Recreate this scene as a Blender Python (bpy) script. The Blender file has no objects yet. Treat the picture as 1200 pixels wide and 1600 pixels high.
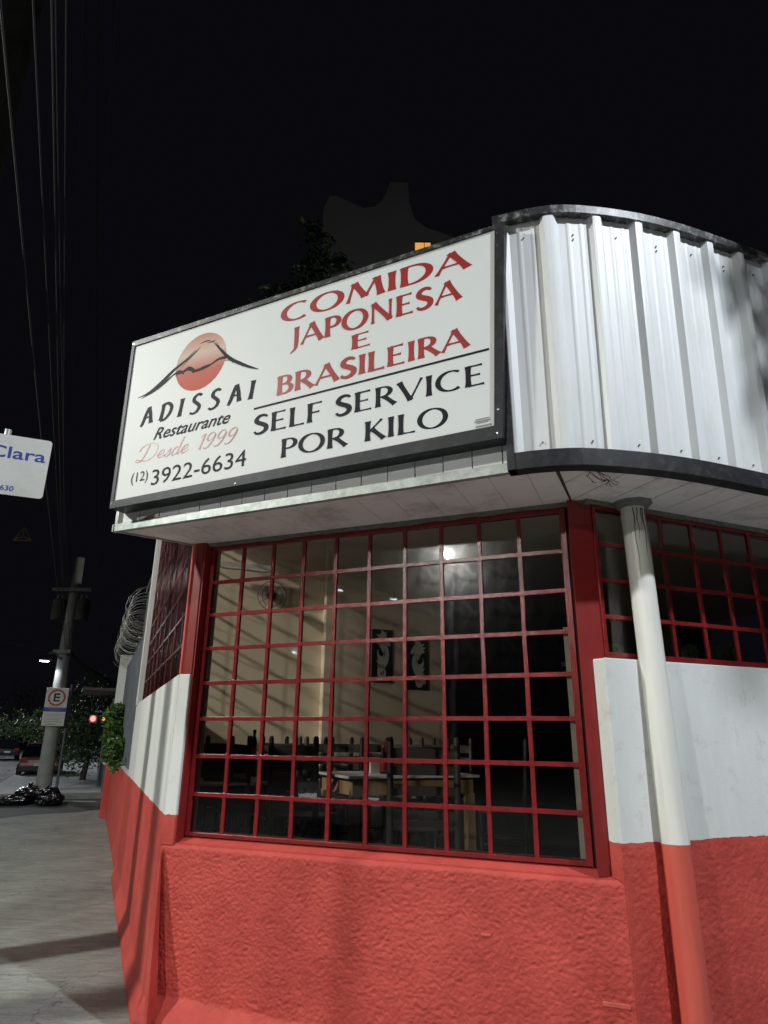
import bpy, bmesh, math, random
from mathutils import Vector, Matrix, noise
import numpy as np
random.seed(7)
SC = bpy.context.scene
V = Vector
# ------------------------------------------------------------------ camera
cam_d = bpy.data.cameras.new('camera'); cam = bpy.data.objects.new('camera', cam_d)
SC.collection.objects.link(cam); SC.camera = cam
R = ((0.99994497, -0.01049123, 0.0), (-0.00338574, -0.32270344, 0.94649407), (0.00992988, 0.94644198, 0.3227212))
cam.matrix_world = Matrix(((R[0][0], R[0][1], -R[0][2], 0), (R[1][0], R[1][1], -R[1][2], 0), (R[2][0], R[2][1], -R[2][2], 1.62), (0, 0, 0, 1)))
cam_d.sensor_fit = 'AUTO'; cam_d.sensor_width = 36; cam_d.lens = 1040 / 1600 * 36
cam_d.clip_start = 0.05; cam_d.clip_end = 2000
# ------------------------------------------------------------------ world (night sky)
W = bpy.data.worlds.new('World'); SC.world = W; W.use_nodes = True
bg = W.node_tree.nodes['Background']; bg.inputs[0].default_value = (0.0028, 0.0026, 0.0038, 1); bg.inputs[1].default_value = 1.0
# ------------------------------------------------------------------ exposure
vs = SC.view_settings; vs.view_transform = 'Standard'; vs.look = 'None'; vs.exposure = 0; vs.gamma = 1; vs.use_curve_mapping = False
# street lamps: position of the light, power, colour, radius
LAMPS = {
    'A': ((-9.1, -7.7, 6.8), 2400, (1.0, 0.99, 0.93), 0.13),
    'D': ((-10.0, 1.05, 7.8), 3700, (.98, 1.0, 0.93), 0.22),
    'B': ((4.5, -0.7, 7.9), 2300, (0.87, 0.93, 1.0), 0.12),
    'E': ((-16.5, 15.0, 8.0), 450, (.96, 1.0, .95), 0.12),  # added lamp, brightens the far pole, its sign and the bags
    'F': ((-24.0, 38.0, 8.0), 3000, (.92, .97, 1.0), 0.12),  # added lamp that lifts the dark road beyond the crossing
    'G': ((-38.0, 62.0, 8.0), 5000, (.92, .97, 1.0), 0.12),  # added lamp for the far road and its cars
}
SC.cycles.max_bounces = 8; SC.cycles.transparent_max_bounces = 12
# ------------------------------------------------------------------ helpers
u1 = V((0.92321022, -0.38429532, 0)); n1 = V((-0.38429532, -0.92321022, 0))      # corner wall: along, outward
u2 = V((-0.38107038, 0.92454603, 0)); n2 = V((-0.92454603, -0.38107038, 0))      # side wall
u3 = V((0.92454603, 0.38107038, 0)); n3 = -u2                                    # right wall
Z = V((0, 0, 1))
C0 = V((-1.361, 4.581, 0)); K0 = V((1.15844068, 3.53225806, 0)); B0 = C0 + u2 * 2.367
ORG = {}
def fr(o, u, n):
    return lambda s, d, z: o + u * s + n * d + Z * z
FC = fr(C0, u1, n1); FR = fr(K0, u3, n3); FS = fr(C0, u2, n2)      # side wall s measured from the corner
class MB:
    def __init__(s): s.v = []; s.f = []; s.sm = []
    def add(s, vs_, fs, smooth=False):
        b = len(s.v); s.v += [tuple(v) for v in vs_]; s.f += [tuple(b + i for i in f) for f in fs]; s.sm += [smooth] * len(fs); return s
    def hexa(s, p):   # 8 points: bottom 4 ccw, top 4
        return s.add(p, [(3, 2, 1, 0), (4, 5, 6, 7), (0, 1, 5, 4), (1, 2, 6, 5), (2, 3, 7, 6), (3, 0, 4, 7)])
    def box(s, F, s0, s1, d0, d1, z0, z1):
        return s.hexa([F(s0, d1, z0), F(s1, d1, z0), F(s1, d0, z0), F(s0, d0, z0), F(s0, d1, z1), F(s1, d1, z1), F(s1, d0, z1), F(s0, d0, z1)])
    def tube(s, pts, r, k=8, caps=True, r2=None):
        pts = [V(p) for p in pts]; n = len(pts); rings = []; up = None
        for i, p in enumerate(pts):
            t = (pts[min(i + 1, n - 1)] - pts[max(i - 1, 0)]).normalized()
            if up is None: up = V((0, 0, 1)) if abs(t.z) < .9 else V((1, 0, 0))
            a = t.cross(up).normalized(); b = a.cross(t).normalized(); up = b
            rr = r[i] if isinstance(r, (list, tuple)) else (r if r2 is None else r + (r2 - r) * i / (n - 1))
            rings.append([p + (a * math.cos(2 * math.pi * j / k) + b * math.sin(2 * math.pi * j / k)) * rr for j in range(k)])
        vs_ = [q for g in rings for q in g]; fs = []
        for i in range(n - 1):
            for j in range(k):
                fs.append((i * k + j, i * k + (j + 1) % k, (i + 1) * k + (j + 1) % k, (i + 1) * k + j))
        s.add(vs_, fs, True)
        if caps:
            s.add(rings[0], [tuple(range(k))]); s.add(rings[-1], [tuple(reversed(range(k)))])
        return s
    def lathe(s, c, prof, k=16):
        c = V(c); vs_ = [c + V((r * math.cos(2 * math.pi * j / k), r * math.sin(2 * math.pi * j / k), z)) for r, z in prof for j in range(k)]
        fs = [(i * k + j, i * k + (j + 1) % k, (i + 1) * k + (j + 1) % k, (i + 1) * k + j) for i in range(len(prof) - 1) for j in range(k)]
        return s.add(vs_, fs, True)
def tagp(o, label=None, cat=None, group=None, kind=None):
    for k_, v_ in (('label', label), ('category', cat), ('group', group), ('kind', kind)):
        if v_: o[k_] = v_
    return o
def obj(name, m, mat, parent=None, label=None, cat=None, group=None, kind=None, local=False, bevel=0, mesh=None, loc=None):
    """link a mesh object; geometry is given in world space unless local"""
    org = V((0, 0, 0)) if local else (ORG[parent.name] if parent else (V(loc) if loc else V((0, 0, 0))))
    if mesh is None:
        me = bpy.data.meshes.new(name)
        me.from_pydata([tuple(V(v) - org) for v in m.v], [], m.f); me.update()
        me.polygons.foreach_set('use_smooth', m.sm)
        bm = bmesh.new(); bm.from_mesh(me)
        if not getattr(m, 'open', False): bmesh.ops.recalc_face_normals(bm, faces=bm.faces)
        bm.to_mesh(me); bm.free()
        me.materials.append(mat)
    else: me = mesh
    o = bpy.data.objects.new(name, me); SC.collection.objects.link(o)
    if parent: o.parent = parent
    elif loc: o.location = loc
    ORG[o.name] = org
    if bevel:
        md = o.modifiers.new('bevel', 'BEVEL'); md.width = bevel; md.segments = 2; md.limit_method = 'ANGLE'
    return tagp(o, label, cat, group, kind)
def thing(name, loc, label, cat, group=None, rz=0):
    o = bpy.data.objects.new(name, None); SC.collection.objects.link(o); o.location = loc; o.rotation_euler = (0, 0, rz)
    o.empty_display_size = .2; ORG[o.name] = V(loc)
    return tagp(o, label, cat, group)
def copy_tree(o, parent=None, loc=None, rz=None, label=None):
    c = o.copy(); SC.collection.objects.link(c); c.parent = parent
    if loc is not None: c.location = loc
    if rz is not None: c.rotation_euler = (0, 0, rz)
    if label: c['label'] = label
    for ch in [x for x in bpy.data.objects if x.parent == o]: copy_tree(ch, c)
    return c
def grid_mesh(fn, ns, nt):
    m = MB(); m.v = [tuple(fn(i / ns, j / nt)) for j in range(nt + 1) for i in range(ns + 1)]
    m.f = [(j * (ns + 1) + i, j * (ns + 1) + i + 1, (j + 1) * (ns + 1) + i + 1, (j + 1) * (ns + 1) + i) for j in range(nt) for i in range(ns)]
    m.sm = [True] * len(m.f); return m
# ------------------------------------------------------------------ materials
def mat(name):
    m = bpy.data.materials.new(name); m.use_nodes = True; nt = m.node_tree; return m, nt, nt.nodes['Principled BSDF']
def N(nt, t, **kw):
    n = nt.nodes.new(t)
    for k_, v_ in kw.items():
        if k_.startswith('i_'):
            key = k_[2:]; n.inputs[int(key) if key.isdigit() else key.replace('_', ' ')].default_value = v_
        else: setattr(n, k_, v_)
    return n
def L(nt, a, ao, b, bi): nt.links.new(a.outputs[ao], b.inputs[bi])
def noisy(name, col, rough=.6, var=.12, scale=6, bump=0, bscale=60, metal=0, spec=.5, stretch=(1, 1, 1), dirt=None, dirt_scale=2.5, coat=0, var2=None):
    m, nt, p = mat(name)
    tc = N(nt, 'ShaderNodeTexCoord'); mp = N(nt, 'ShaderNodeMapping'); mp.inputs['Scale'].default_value = stretch
    L(nt, tc, 'Object', mp, 'Vector')
    no = N(nt, 'ShaderNodeTexNoise', i_Scale=scale, i_Detail=6.0, i_Roughness=.6); L(nt, mp, 0, no, 'Vector')
    cr = N(nt, 'ShaderNodeValToRGB'); e = cr.color_ramp.elements
    e[0].position = .3; e[1].position = .7
    e[0].color = tuple(c * (1 - var) for c in col) + (1,); e[1].color = tuple(min(1, c * (1 + var)) for c in col) + (1,)
    L(nt, no, 0, cr, 0); out = (cr, 0)
    if dirt:
        n2_ = N(nt, 'ShaderNodeTexNoise', i_Scale=dirt_scale, i_Detail=8.0, i_Roughness=.7); L(nt, mp, 0, n2_, 'Vector')
        r2 = N(nt, 'ShaderNodeValToRGB'); r2.color_ramp.elements[0].position = .5; r2.color_ramp.elements[1].position = .72; L(nt, n2_, 0, r2, 0)
        mx = N(nt, 'ShaderNodeMixRGB'); mx.inputs[2].default_value = tuple(dirt) + (1,); L(nt, r2, 0, mx, 0); L(nt, cr, 0, mx, 1); out = (mx, 0)
    L(nt, out[0], 0, p, 'Base Color')
    p.inputs['Roughness'].default_value = rough; p.inputs['Metallic'].default_value = metal; p.inputs['Specular IOR Level'].default_value = spec
    if coat: p.inputs['Coat Weight'].default_value = coat; p.inputs['Coat Roughness'].default_value = .12
    if bump:
        nb = N(nt, 'ShaderNodeTexNoise', i_Scale=bscale, i_Detail=5.0, i_Roughness=.6); L(nt, mp, 0, nb, 'Vector')
        b = N(nt, 'ShaderNodeBump', i_Strength=.6, i_Distance=bump); L(nt, nb, 0, b, 'Height'); L(nt, b, 0, p, 'Normal')
    return m
def wallpaint(name, split=1.155):
    """white above, coarse red stucco below: two coats of paint meeting on one uneven line"""
    m, nt, p = mat(name)
    g = N(nt, 'ShaderNodeNewGeometry'); sx = N(nt, 'ShaderNodeSeparateXYZ'); L(nt, g, 'Position', sx, 0)
    no = N(nt, 'ShaderNodeTexNoise', i_Scale=14.0, i_Detail=3.0); L(nt, g, 'Position', no, 'Vector')
    ma = N(nt, 'ShaderNodeMath', operation='MULTIPLY_ADD'); L(nt, no, 0, ma, 0); ma.inputs[1].default_value = .025; L(nt, sx, 'Z', ma, 2)
    gt = N(nt, 'ShaderNodeMath', operation='GREATER_THAN'); L(nt, ma, 0, gt, 0); gt.inputs[1].default_value = split + .0125
    def tone(c1, c2, sc, st=(1, 1, 1)):
        mp = N(nt, 'ShaderNodeMapping'); mp.inputs['Scale'].default_value = st; L(nt, g, 'Position', mp, 'Vector')
        n_ = N(nt, 'ShaderNodeTexNoise', i_Scale=sc, i_Detail=8.0, i_Roughness=.65); L(nt, mp, 0, n_, 'Vector')
        r = N(nt, 'ShaderNodeValToRGB'); r.color_ramp.elements[0].position = .32; r.color_ramp.elements[1].position = .68
        r.color_ramp.elements[0].color = c1 + (1,); r.color_ramp.elements[1].color = c2 + (1,); L(nt, n_, 0, r, 0); return r
    red = tone((.43, .050, .040), (.60, .085, .065), 3.2); wh = tone((.64, .65, .62), (.76, .77, .76), 3.0, (1, 1, .18))
    mx = N(nt, 'ShaderNodeMixRGB'); L(nt, gt, 0, mx, 0); L(nt, red, 0, mx, 1); L(nt, wh, 0, mx, 2)
    # grime low on the wall, scuffs
    gr = N(nt, 'ShaderNodeTexNoise', i_Scale=9.0, i_Detail=8.0, i_Roughness=.7); L(nt, g, 'Position', gr, 'Vector')
    rr = N(nt, 'ShaderNodeValToRGB'); rr.color_ramp.elements[0].position = .56; rr.color_ramp.elements[1].position = .8; rr.color_ramp.elements[1].color = (.75, .75, .75, 1); L(nt, gr, 0, rr, 0)
    dk = N(nt, 'ShaderNodeMixRGB', blend_type='MULTIPLY'); dk.inputs[2].default_value = (.62, .56, .52, 1); L(nt, rr, 0, dk, 0); L(nt, mx, 0, dk, 1)
    L(nt, dk, 0, p, 'Base Color'); p.inputs['Roughness'].default_value = .62; p.inputs['Specular IOR Level'].default_value = .35
    b1 = N(nt, 'ShaderNodeTexNoise', i_Scale=70.0, i_Detail=5.0, i_Roughness=.62); L(nt, g, 'Position', b1, 'Vector')
    amt = N(nt, 'ShaderNodeMapRange'); amt.inputs[3].default_value = .006; amt.inputs[4].default_value = .0012; L(nt, gt, 0, amt, 0)
    bu = N(nt, 'ShaderNodeBump', i_Strength=.9); L(nt, b1, 0, bu, 'Height'); L(nt, amt, 0, bu, 'Distance'); L(nt, bu, 0, p, 'Normal')
    return m
def plain(name, col, rough=.5, metal=0, spec=.5, emit=None, es=0):
    m, nt, p = mat(name); p.inputs['Base Color'].default_value = tuple(col) + (1,); p.inputs['Roughness'].default_value = rough
    p.inputs['Metallic'].default_value = metal; p.inputs['Specular IOR Level'].default_value = spec
    if emit: p.inputs['Emission Color'].default_value = tuple(emit) + (1,); p.inputs['Emission Strength'].default_value = es
    return m
def glass(name, tint=(.9, .92, .9), rough=.0, boost=1.0, wave=.0, wscale=6, reed=False, gcol=(1, 1, 1), haze=0):
    m = bpy.data.materials.new(name); m.use_nodes = True; nt = m.node_tree; nt.nodes.clear()
    o = N(nt, 'ShaderNodeOutputMaterial'); mx = N(nt, 'ShaderNodeMixShader'); tr = N(nt, 'ShaderNodeBsdfTransparent'); gl = N(nt, 'ShaderNodeBsdfGlossy')
    tr.inputs[0].default_value = tuple(tint) + (1,); gl.inputs['Roughness'].default_value = rough; gl.inputs[0].default_value = tuple(gcol) + (1,)
    fz = N(nt, 'ShaderNodeFresnel', i_IOR=1.5); ml = N(nt, 'ShaderNodeMath', operation='MULTIPLY', use_clamp=True); ml.inputs[1].default_value = boost
    L(nt, fz, 0, ml, 0); L(nt, ml, 0, mx, 0); L(nt, tr, 0, mx, 1); L(nt, gl, 0, mx, 2); L(nt, mx, 0, o, 0)
    if haze:      # a film of dust and wiped smears on the glass
        hz = N(nt, 'ShaderNodeBsdfGlossy'); hz.inputs['Roughness'].default_value = .16; mh = N(nt, 'ShaderNodeMixShader'); tcx = N(nt, 'ShaderNodeTexCoord'); hn = N(nt, 'ShaderNodeTexNoise', i_Scale=7.0, i_Detail=6.0, i_Distortion=1.5); L(nt, tcx, 'Object', hn, 'Vector')
        mr = N(nt, 'ShaderNodeMapRange'); mr.inputs[1].default_value = .35; mr.inputs[2].default_value = .75; mr.inputs[3].default_value = haze * .5; mr.inputs[4].default_value = haze * 2; L(nt, hn, 0, mr, 0); L(nt, mr, 0, mh, 0); L(nt, gl, 0, mh, 1); L(nt, hz, 0, mh, 2); L(nt, mh, 0, mx, 2)
    if wave:
        tc = N(nt, 'ShaderNodeTexCoord'); b = N(nt, 'ShaderNodeBump', i_Strength=1.0, i_Distance=wave)
        if reed:
            w_ = N(nt, 'ShaderNodeTexWave', i_Scale=wscale); L(nt, tc, 'Object', w_, 'Vector'); L(nt, w_, 1, b, 'Height')
        else:
            n_ = N(nt, 'ShaderNodeTexNoise', i_Scale=wscale, i_Detail=2.0); L(nt, tc, 'Object', n_, 'Vector'); L(nt, n_, 0, b, 'Height')
        L(nt, b, 0, gl, 'Normal'); L(nt, b, 0, fz, 'Normal')
    return m
M = {}
M['wall'] = wallpaint('wall_paint')
M['winred'] = noisy('dark_red_gloss_paint', (.215, .015, .017), .20, .15, 20, .0022, 110, dirt=(.13, .010, .010), dirt_scale=14)
M['sidebar'] = noisy('brown_red_paint', (.10, .012, .012), .25, .15, 20, .0016, 90)
M['postred'] = noisy('red_post_paint', (.23, .018, .017), .38, .1, 12, .0006, 60)
M['glass'] = glass('window_glass', (.95, .96, .94), .02, 1.35, .0006, 5, haze=.16)
M['reed'] = glass('ribbed_glass', (.90, .80, .74), .14, 2.0, .004, 22, reed=True, gcol=(.50, .38, .38))
M['putty'] = noisy('putty', (.42, .38, .28), .8, .15, 30, .001)
M['sheet'] = noisy('white_enamel_sheet', (.70, .71, .71), .46, .02, 3, .0002, 1.3, spec=.4, dirt=(.63, .63, .60), dirt_scale=5, stretch=(1, 1, .3))
M['black'] = noisy('black_metal_trim', (.016, .017, .021), .5, .3, 25, .0006, 80, spec=.35, dirt=(.05, .05, .052), dirt_scale=14)
M['blackw'] = noisy('weathered_black_trim', (.018, .019, .021), .45, .4, 25, .0012, 60, dirt=(.33, .33, .31), dirt_scale=18)
M['signface'] = noisy('sign_panel', (.68, .70, .68), .55, .02, 2)
M['alum'] = noisy('galvanised_strip', (.33, .36, .34), .42, .22, 25, .0008, 90, metal=.35, dirt=(.2, .21, .19), dirt_scale=9)
M['soffit'] = noisy('pvc_soffit', (.78, .72, .72), .45, .05, 5, dirt=(.45, .4, .38), dirt_scale=4)
M['gap'] = plain('dark_gap', (.05, .03, .025), .9)
M['mortar'] = noisy('rough_mortar', (.16, .155, .14), .95, .3, 30, .006, 40)
M['pipe'] = noisy('white_pvc_pipe', (.74, .73, .68), .38, .07, 6, .0006, 20, stretch=(3, 3, .3), dirt=(.60, .58, .52), dirt_scale=2.2)
M['pipered'] = noisy('red_painted_pipe', (.60, .10, .07), .45, .08, 8, .0008, 30, stretch=(3, 3, .3), dirt=(.42, .07, .06), dirt_scale=3)
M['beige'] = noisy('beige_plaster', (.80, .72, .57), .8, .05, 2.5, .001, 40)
M['darkwood'] = noisy('dark_wood', (.030, .022, .018), .5, .3, 8, .001, 60, stretch=(6, 6, 1))
M['chairwood'] = noisy('stained_chair_wood', (.06, .042, .034), .5, .3, 8, .001, 60, stretch=(6, 6, 1))
M['pine'] = noisy('pale_pine', (.40, .26, .11), .5, .2, 6, .0006, 60, stretch=(5, 5, 1))
M['tabletop'] = noisy('white_laminate', (.78, .79, .78), .25, .04, 4)
M['floor'] = noisy('dark_floor_tile', (.03, .028, .026), .25, .3, 4)
M['darkwall'] = noisy('unlit_room_dark', (.02, .017, .016), .7, .2, 4)  # near-black colour stands in for the shade of the unlit room
M['picblack'] = plain('picture_black', (.006, .007, .012), .4)
M['silver'] = plain('picture_silver', (.68, .70, .69), .5)
M['txtred'] = plain('sign_red_print', (.33, .022, .020), .4); M['txtblk'] = plain('sign_black_print', (.007, .008, .012), .6, spec=.2)
M['txtblu'] = plain('blue_print', (.05, .06, .33), .5); M['txtgry'] = plain('grey_print', (.25, .25, .25), .5)
M['plate'] = noisy('white_enamel_plate', (.62, .63, .60), .45, .05, 6, dirt=(.5, .5, .46), dirt_scale=3)
M['concrete'] = noisy('pole_concrete', (.24, .25, .23), .85, .2, 3, .004, 30, dirt=(.15, .145, .13), dirt_scale=1.2)
M['darkpole'] = noisy('dimmed_pole', (.06, .06, .05), .95, .3, 4, .004, 20)  # dark tone stands in for the faint light on poles and transformers
M['asphalt'] = noisy('asphalt', (.055, .056, .058), .8, .3, 3, .006, 90, dirt=(.085, .085, .08), dirt_scale=.5)
M['roadpaint'] = noisy('road_paint', (.6, .6, .58), .7, .25, 9)
M['kerb'] = noisy('kerb_concrete', (.25, .25, .23), .9, .2, 5, .004, 40)
M['tile'] = noisy('pale_paving', (.36, .38, .40), .8, .2, 2, .003, 30)
M['bag'] = noisy('black_plastic', (.006, .006, .008), .2, .2, 8, .012, 22, spec=.4)
M['leafd'] = noisy('dark_leaves', (.035, .07, .022), .5, .5, 1.5)
M['leafb'] = noisy('bright_leaves', (.065, .13, .025), .45, .4, 6)
M['leafy'] = noisy('pale_leaves', (.09, .15, .06), .5, .4, 1.0)
M['bark'] = noisy('bark', (.09, .07, .05), .9, .3, 8, .01, 20)
M['cable'] = plain('cable', (.014, .014, .014), .8)
M['razor'] = plain('razor_wire', (.42, .41, .38), .38, .8)
M['steel'] = noisy('painted_steel', (.10, .11, .13), .45, .2, 6, .001, 30)
M['greywall'] = noisy('grey_render', (.17, .16, .15), .9, .25, 1.5, .004, 20, dirt=(.09, .085, .08), dirt_scale=.8)
M['oldwall'] = noisy('old_brown_wall', (.10, .07, .055), .9, .3, 1.5, .006, 12)
M['tower'] = noisy('tower_render', (.30, .30, .30), .9, .08, .3)
M['tyre'] = plain('tyre_rubber', (.015, .015, .015), .8); M['rim'] = plain('wheel_rim', (.45, .45, .47), .3, .8)
M['carglass'] = plain('car_glass', (.01, .012, .015), .08)
M['chrome'] = plain('bright_metal', (.5, .5, .52), .25, .9)
M['lampglow'] = plain('lamp_lens', (.8, .8, .8), .4, emit=(.85, .92, 1), es=30)
M['redglow'] = plain('red_signal', (.5, .02, .01), .4, emit=(1, .06, .05), es=9)
M['ambglow'] = plain('amber_signal', (.5, .3, .02), .4, emit=(1, .5, .05), es=1.2)
M['headglow'] = plain('headlight_glow', (.8, .8, .8), .3, emit=(.9, .93, 1), es=3)
M['tail'] = plain('tail_lens', (.16, .01, .01), .3, emit=(1, .05, .04), es=.02)
M['yellowwin'] = plain('lit_window', (.6, .35, .08), .6, emit=(1, .48, .10), es=.75)
M['winframe'] = plain('window_frame_dark', (.02, .02, .02), .6)
M['pot'] = noisy('grey_pot', (.09, .09, .09), .8, .2, 10); M['cactus'] = noisy('cactus_green', (.16, .26, .14), .6, .3, 20)
M['redcap'] = plain('red_cap', (.45, .02, .02), .4); M['bottle'] = plain('dark_bottle', (.015, .008, .006), .1); M['redlab'] = plain('red_label', (.4, .02, .02), .5)
M['napkin'] = plain('white_napkins', (.6, .6, .58), .7)
M['offwhite'] = noisy('off_white_plastic', (.6, .6, .55), .4, .05, 5)
# sidewalk: float-finished concrete with sweep marks, joints and stains
def sidewalk_mat():
    m, nt, p = mat('sidewalk_concrete'); g = N(nt, 'ShaderNodeNewGeometry')
    mp = N(nt, 'ShaderNodeMapping'); mp.inputs['Rotation'].default_value = (0, 0, math.radians(-14)); mp.inputs['Scale'].default_value = (1.5, 6.5, 1); L(nt, g, 'Position', mp, 'Vector')
    a = N(nt, 'ShaderNodeTexNoise', i_Scale=2.2, i_Detail=12.0, i_Roughness=.76, i_Distortion=.9); L(nt, mp, 0, a, 'Vector')
    b = N(nt, 'ShaderNodeTexNoise', i_Scale=1.3, i_Detail=8.0, i_Roughness=.65); L(nt, g, 'Position', b, 'Vector')
    c = N(nt, 'ShaderNodeTexNoise', i_Scale=60.0, i_Detail=8.0, i_Roughness=.75); L(nt, g, 'Position', c, 'Vector')
    r = N(nt, 'ShaderNodeValToRGB'); r.color_ramp.elements[0].position = .38; r.color_ramp.elements[1].position = .62
    r.color_ramp.elements[0].color = (.245, .262, .242, 1); r.color_ramp.elements[1].color = (.40, .425, .40, 1); L(nt, a, 0, r, 0)
    r2 = N(nt, 'ShaderNodeValToRGB'); r2.color_ramp.elements[0].position = .35; r2.color_ramp.elements[0].color = (.74, .74, .70, 1); r2.color_ramp.elements[1].position = .6; r2.color_ramp.elements[1].color = (1, 1, 1, 1); L(nt, b, 0, r2, 0)
    mx = N(nt, 'ShaderNodeMixRGB', blend_type='MULTIPLY'); mx.inputs[0].default_value = 1; L(nt, r, 0, mx, 1); L(nt, r2, 0, mx, 2)
    r3 = N(nt, 'ShaderNodeValToRGB'); r3.color_ramp.elements[0].position = .3; r3.color_ramp.elements[0].color = (.68, .68, .68, 1); r3.color_ramp.elements[1].position = .7; r3.color_ramp.elements[1].color = (1.15, 1.15, 1.15, 1); L(nt, c, 0, r3, 0)
    m2 = N(nt, 'ShaderNodeMixRGB', blend_type='MULTIPLY'); m2.inputs[0].default_value = 1; L(nt, mx, 0, m2, 1); L(nt, r3, 0, m2, 2)
    vo = N(nt, 'ShaderNodeTexVoronoi', feature='DISTANCE_TO_EDGE', i_Scale=.42); wob = N(nt, 'ShaderNodeTexNoise', i_Scale=3.0, i_Detail=8.0, i_Roughness=.7); va = N(nt, 'ShaderNodeVectorMath', operation='MULTIPLY_ADD'); va.inputs[1].default_value = (.5, .5, .5); L(nt, g, 'Position', wob, 'Vector'); L(nt, wob, 1, va, 0); L(nt, g, 'Position', va, 2); L(nt, va, 0, vo, 'Vector')
    ck = N(nt, 'ShaderNodeMapRange'); ck.inputs[1].default_value = .0; ck.inputs[2].default_value = .004; ck.inputs[3].default_value = .35; ck.inputs[4].default_value = 1; L(nt, vo, 0, ck, 0)
    m3 = N(nt, 'ShaderNodeMixRGB', blend_type='MULTIPLY'); m3.inputs[0].default_value = 1; L(nt, m2, 0, m3, 1); L(nt, ck, 0, m3, 2); m2 = m3
    L(nt, m2, 0, p, 'Base Color'); p.inputs['Roughness'].default_value = .82
    bu = N(nt, 'ShaderNodeBump', i_Strength=.7, i_Distance=.012); L(nt, a, 0, bu, 'Height'); bu2 = N(nt, 'ShaderNodeBump', i_Strength=.4, i_Distance=.002); L(nt, c, 0, bu2, 'Height'); L(nt, bu, 0, bu2, 'Normal'); L(nt, bu2, 0, p, 'Normal')
    return m
M['side'] = sidewalk_mat()
def sun_print():
    m, nt, p = mat('sun_disc_print'); tc = N(nt, 'ShaderNodeTexCoord'); sx = N(nt, 'ShaderNodeSeparateXYZ'); L(nt, tc, 'Generated', sx, 0)
    r = N(nt, 'ShaderNodeValToRGB'); e = r.color_ramp.elements; e[0].position = 0; e[0].color = (.50, .075, .04, 1); e[1].position = 1; e[1].color = (.50, .20, .13, 1)
    x = r.color_ramp.elements.new(.35); x.color = (.50, .12, .08, 1); x = r.color_ramp.elements.new(.66); x.color = (.60, .45, .38, 1)
    L(nt, sx, 'Z', r, 0); L(nt, r, 0, p, 'Base Color'); p.inputs['Roughness'].default_value = .6; p.inputs['Specular IOR Level'].default_value = .3; return m
M['sun'] = sun_print()

# ================================================================== GROUND
def slab(name, pts, z0, z1, m, **k):
    n = len(pts); mb = MB(); mb.add([(x, y, z0) for x, y in pts] + [(x, y, z1) for x, y in pts], [tuple(range(n)), tuple(n + i for i in range(n))] + [(i, (i + 1) % n, n + (i + 1) % n, n + i) for i in range(n)])
    return obj(name, mb, m, kind='structure', **k)
g = MB(); g.add([(-900, -900, -.13), (900, -900, -.13), (900, 900, -.13), (-900, 900, -.13)], [(0, 1, 2, 3)]); g.open = True
obj('road', g, M['asphalt'], kind='structure')
def gs(s, d): p = B0 + u2 * s + n2 * d; return (p.x, p.y)      # along the side wall from B0, outward d
pts = [gs(10.9, .25), gs(11.2, -.3), gs(-2.2, -.3), (1.2, 3.8), (9.5, 7.2), (11.5, 2.5), (3.5, -2.2), gs(-7.2, 2.6), gs(8.2, 2.45)]
for k in range(1, 6):
    a = math.radians(k * 18); pts.append(gs(8.2 + 2.3 * math.sin(a), 2.45 - 1.9 * (1 - math.cos(a))))
slab('sidewalk', pts, -.2, 0, M['side'])
slab('far_sidewalk', [gs(16, -.6), gs(16, 3.2), gs(60, 3.8), gs(60, -.6)], -.2, .02, M['tile'])
slab('far_sidewalk_kerb', [gs(15.8, -.6), gs(15.8, 3.35), gs(60, 3.95), gs(60, 3.8), gs(16, 3.2), gs(16, -.6)], -.2, .03, M['kerb'])
# paving joints on the near sidewalk: thin recessed strips would be lost, so real shallow grooves are laid as dark strips
def strip(name, a, b, w, z, m, kind='structure'):
    a = V(a + (0,)); b = V(b + (0,)); t = (b - a).normalized(); s = V((-t.y, t.x, 0)) * w / 2; mb = MB()
    mb.add([a - s + Z * z, b - s + Z * z, b + s + Z * z, a + s + Z * z], [(0, 1, 2, 3)]); mb.open = True
    return obj(name, mb, m, kind=kind)
# road markings
strip('crosswalk_line', (-22, 27.2), (-11.2, 25.9), .28, -.126, M['roadpaint'])
strip('stop_line', (-20, 31.2), (-12.6, 30.6), .22, -.126, M['roadpaint'])
strip('crosswalk_line', (-17, 22.3), (-10.3, 21.9), .16, -.126, M['roadpaint'])
strip('lane_line', (-17, 34), (-40, 90), .14, -.126, M['roadpaint'])
strip('painted_kerb_mark', (-9.2, 20.5), (-8.0, 20.3), .18, -.125, M['roadpaint'])

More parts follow.
